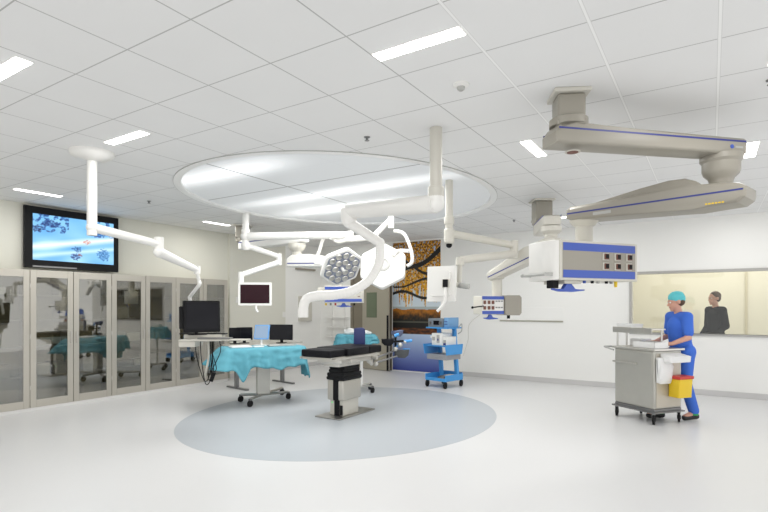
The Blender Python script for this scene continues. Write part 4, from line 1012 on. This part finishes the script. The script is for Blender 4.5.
def tray(name, cx_, cy_, z, w_, d_, h_, m_):
    b = MB().box((cx_-w_/2, cy_-d_/2, z), (cx_+w_/2, cy_+d_/2, z+.008), 0, nm)
    for lo, hi in (((-w_/2, -d_/2), (w_/2, -d_/2+.008)), ((-w_/2, d_/2-.008), (w_/2, d_/2)), ((-w_/2, -d_/2), (-w_/2+.008, d_/2)), ((w_/2-.008, -d_/2), (w_/2, d_/2))):
        b.box((cx_+lo[0], cy_+lo[1], z), (cx_+hi[0], cy_+hi[1], z+h_), .002, nm)
    return b.build(name, m_, smooth=False)
o = tray('white_basin', .14, -.10, .992, .34, .25, .08, M['bag']); tag(o, 'open white basin at the right of the steel trolley worktop', 'basin')
# side bin with yellow liner hanging at the nurse's side, white bag
o = thing('waste_bin', nm @ V((lx+.14, ly-.12, .36)), 'yellow waste bin with red lid hanging on the right side of the steel trolley', 'bin')
bx0, by0 = lx+.015, ly-.26
MB().prism([(0.0, .36), (.15, .36), (.165, .60), (0, .60)], 0, .24, frame(nm @ V((bx0, by0, 0)), u_), .012).build('bin_body', M['yellow'], o)
MB().box((bx0-.005, by0-.01, .60), (bx0+.175, by0+.25, .64), .008, nm).build('lid', M['red'], o, smooth=False)
b = MB(); 
b.prism([(0, 0), (.045, -.0), (.07, -.12), (.075, -.27), (.05, -.34), (.0, -.33)], -.12, .12, frame(nm @ V((lx+.012, -.12, .88)), u_), .03)
for v in b.bm.verts: v.co += V((.02*nz(v.co.x*12, v.co.y*12, v.co.z*9), .02*nz(v.co.z*12, v.co.y*9, 3), 0))
o = b.build('plastic_bag', M['bag']); tag(o, 'white plastic bag hanging on the right side of the steel trolley', 'bag')
b = MB().prism([(0, 0), (.16, .02), (.17, .10), (0, .13)], -.2, .18, frame(nm @ V((lx+.012, .03, .80)), u_), .03)
o = b.build('white_pouch', M['bag']); tag(o, 'white padded pouch at the upper right side of the steel trolley', 'pouch')

# ------------------------------------------------------------ people
def human(root, J, clothes, skin_m, shirt_m, pants_m, head_yaw, head_tilt, hair_fn, sleeve=.45, shoes=None, hands=None, slim=1.0):
    """J: joints in local space, person faces -y"""
    mt = Matrix.Translation(root.location) @ Matrix.Rotation(root.rotation_euler.z, 4, 'Z')
    g = lambda k: mt @ V(J[k])
    def remesh(o, vox, sm=6):
        r = o.modifiers.new('remesh', 'REMESH'); r.mode = 'VOXEL'; r.voxel_size = vox; r.use_smooth_shade = True
        s = o.modifiers.new('smooth', 'SMOOTH'); s.iterations = sm; s.factor = .5
    b = MB()
    # torso
    b.cap(g('pelvis'), g('waist'), .125*slim, .11*slim).cap(g('waist'), g('chest'), .115*slim, .125*slim).cap(g('shL'), g('shR'), .062, .062).cap(g('hipL'), g('hipR'), .10, .10)
    b.cap(g('chest'), g('neck'), .09, .055).cap(g('neck'), g('skull'), .052, .050)
    for s_ in 'LR':
        b.cap(g('sh'+s_), g('el'+s_), .050, .040).cap(g('el'+s_), g('wr'+s_), .040, .027)
        b.cap(g('hip'+s_), g('kn'+s_), .088, .056).cap(g('kn'+s_), g('an'+s_), .055, .038)
        b.cap(g('an'+s_), g('to'+s_)+V((0, 0, .015)), .038, .032)
        # hand: palm, four curled fingers, thumb from the palm's side
        w_ = g('wr'+s_); f_ = (mt.to_3x3() @ V(J['hd'+s_])).normalized(); side = f_.cross(V((0, 0, 1))).normalized(); upv = side.cross(f_)
        sg = 1 if s_ == 'L' else -1
        pe = w_+f_*.085
        b.cap(w_, pe, .026, .024); b.cap(w_+side*.022+f_*.03, pe+side*.026, .018, .015); b.cap(w_-side*.022+f_*.03, pe-side*.026, .018, .015)
        for k, (off, ln) in enumerate(((-.034, .060), (-.012, .072), (.011, .068), (.033, .054))):
            p0 = pe+side*off; p1 = p0+f_*ln*.55-upv*.012; p2 = p1+f_*ln*.30-upv*ln*.45
            b.cap(p0, p1, .0105, .010).cap(p1, p2, .010, .0085)
        q0 = w_+f_*.03+side*sg*.03; q1 = q0+side*sg*.03+f_*.03; b.cap(q0, q1, .013, .011).cap(q1, q1+f_*.03-upv*.012, .011, .009)
    # head
    hm_ = Matrix.Translation(g('head')) @ Matrix.Rotation(root.rotation_euler.z+head_yaw, 4, 'Z') @ Matrix.Rotation(head_tilt, 4, 'X')
    def h(x, y, z): return hm_ @ V((x, y, z))
    rot = hm_.to_3x3().to_4x4()
    b.sph(h(0, .012, .035), 1, (.076, .093, .088), 24, rot); b.sph(h(0, -.030, -.035), 1, (.055, .062, .075), 24, rot)
    b.cap(h(0, -.062, -.098), h(0, -.075, -.095), .022, .020)        # chin
    b.cap(h(0, -.086, .012), h(0, -.108, -.025), .009, .014)          # nose
    b.cap(h(-.018, -.086, -.062), h(.018, -.086, -.062), .009, .009)  # lips
    b.cap(h(-.04, -.080, .028), h(.04, -.080, .028), .010, .010)      # brow
    for s_ in (-1, 1): b.sph(h(s_*.079, .01, -.005), 1, (.010, .020, .032), 12, rot)
    body = b.build('body', skin_m, root); remesh(body, .0085, 3)
    for s_ in (-1, 1):
        e = MB().sph(h(s_*.030, -.082, .010), .011, seg=12).build('eye', M['bag'], body)
        MB().sph(h(s_*.030, -.0905, .010), .005, seg=8).build('pupil', M['black'], body)
    MB().sph(h(0, -.0945, -.062), 1, (.019, .004, .006), 12, rot).build('mouth', mat('lip', (.45, .15, .13), .5), body)
    # shirt
    b = MB()
    b.cap(g('pelvis')+V((0, 0, .0)), g('waist'), .15*slim, .135*slim).cap(g('waist'), g('chest'), .14*slim, .148*slim).cap(g('shL'), g('shR'), .075, .075).cap(g('chest'), g('neck')-V((0, 0, .05)), .11, .07)
    b.cap(g('hipL')+V((0, 0, .03)), g('hipR')+V((0, 0, .03)), .118, .118)
    for s_ in 'LR':
        e = g('sh'+s_).lerp(g('el'+s_), sleeve*2 if sleeve < .5 else 1); b.cap(g('sh'+s_), e, .070, .066)
        if sleeve > .5: b.cap(g('el'+s_), g('wr'+s_), .056, .042)
    s = b.build('tunic', shirt_m, root); remesh(s, .011, 8)
    b = MB(); b.cap(g('hipL'), g('hipR'), .112, .112).sph(g('pelvis'), .13)
    for s_ in 'LR': b.cap(g('hip'+s_), g('kn'+s_), .104, .080).cap(g('kn'+s_), g('an'+s_)+V((0, 0, .03)), .080, .068)
    s = b.build('trousers', pants_m, root); remesh(s, .011, 8)
    for s_ in 'LR':
        a_, t_ = g('an'+s_), g('to'+s_)
        d_ = (t_-a_); d_.z = 0; d_.normalize()
        sole = min(t_.z-.035, a_.z-.085)
        b = MB().cap(a_-d_*.035+V((0, 0, -.045)), t_+V((0, 0, .005)), .042, .038).cap(a_+V((0, 0, -.02)), a_+V((0, 0, -.045)), .048, .045)
        o_ = b.build('shoe', M['shoe'], root); remesh(o_, .008, 4)
        if shoes: MB().lathe(a_+V((0, 0, -.025)), [(.048, 0), (.056, .0), (.056, .035), (.048, .035)], 20).build('shoe_strap', shoes, o_)
    hair_fn(h, rot, root, remesh)
def cap_hair(h, rot, root, remesh):
    b = MB().sph(h(0, .022, .062), 1, (.090, .104, .084), 24, rot).sph(h(0, .07, .035), 1, (.07, .06, .065), 20, rot)
    for v in b.bm.verts:
        v.co += V((.004*nz(v.co.x*60, v.co.y*60, v.co.z*60),)*3)
    o = b.build('surgical_cap', M['capm'], root)
    MB().sph(h(0, .05, -.01), 1, (.074, .065, .06), 20, rot).build('hair', M['hair'], root)
def short_hair(h, rot, root, remesh):
    MB().sph(h(0, .028, .050), 1, (.086, .098, .088), 24, rot).sph(h(0, .055, .0), 1, (.078, .06, .07), 20, rot).build('hair', M['hair'], root)
# nurse: walks to the left of the photo, hands on the trolley
foot = V((-.235, 8.17, 0))
walk = (-RT + FW*-.10).normalized()
rz = math.atan2(walk.y, walk.x)+PI/2
root = thing('person', (-.345, 8.19, 0), 'person in blue scrubs and turquoise cap walking behind the steel trolley, hands on it', 'person', rz=rz)
J = dict(pelvis=(0, .02, .93), waist=(0, -.01, 1.06), chest=(0, -.03, 1.27), neck=(0, -.035, 1.45), skull=(0, -.06, 1.55), head=(0, -.075, 1.605),
         shL=(.165, -.03, 1.40), shR=(-.165, -.03, 1.40), hipL=(.085, .02, .90), hipR=(-.085, .02, .90),
         elL=(.23, -.06, 1.13), elR=(-.23, -.02, 1.13), wrL=(.20, -.27, 1.05), wrR=(-.17, -.26, 1.05), hdL=(-.25, -1, -.08), hdR=(.2, -1, -.08),
         knL=(.09, .0, .50), knR=(-.09, -.13, .50), anL=(.09, .12, .10), anR=(-.09, -.25, .09), toL=(.10, -.02, .035), toR=(-.10, -.40, .035))
human(root, J, None, M['skin'], M['scrub'], M['scrub'], -.25, .22, cap_hair, .38, M['shoegreen'])
# person in the control room
root = thing('person', (.075, 11.55, 0), 'person in dark clothes standing behind the observation window', 'person', rz=-.9)
J2 = dict(pelvis=(0, .0, .98), waist=(0, 0, 1.12), chest=(0, 0, 1.36), neck=(0, -.0, 1.53), skull=(0, -.02, 1.62), head=(0, -.03, 1.69),
          shL=(.17, 0, 1.47), shR=(-.17, 0, 1.47), hipL=(.085, .0, .94), hipR=(-.085, .0, .94),
          elL=(.22, .02, 1.18), elR=(-.22, .02, 1.18), wrL=(.17, -.15, 1.0), wrR=(-.17, -.15, 1.0), hdL=(-.2, -.6, -.6), hdR=(.2, -.6, -.6),
          knL=(.10, -.01, .52), knR=(-.10, -.01, .52), anL=(.11, .02, .09), anR=(-.11, .02, .09), toL=(.12, -.13, .035), toR=(-.12, -.13, .035))
human(root, J2, None, M['skin'], M['darkcloth'], M['darkcloth'], .0, .05, short_hair, .9)
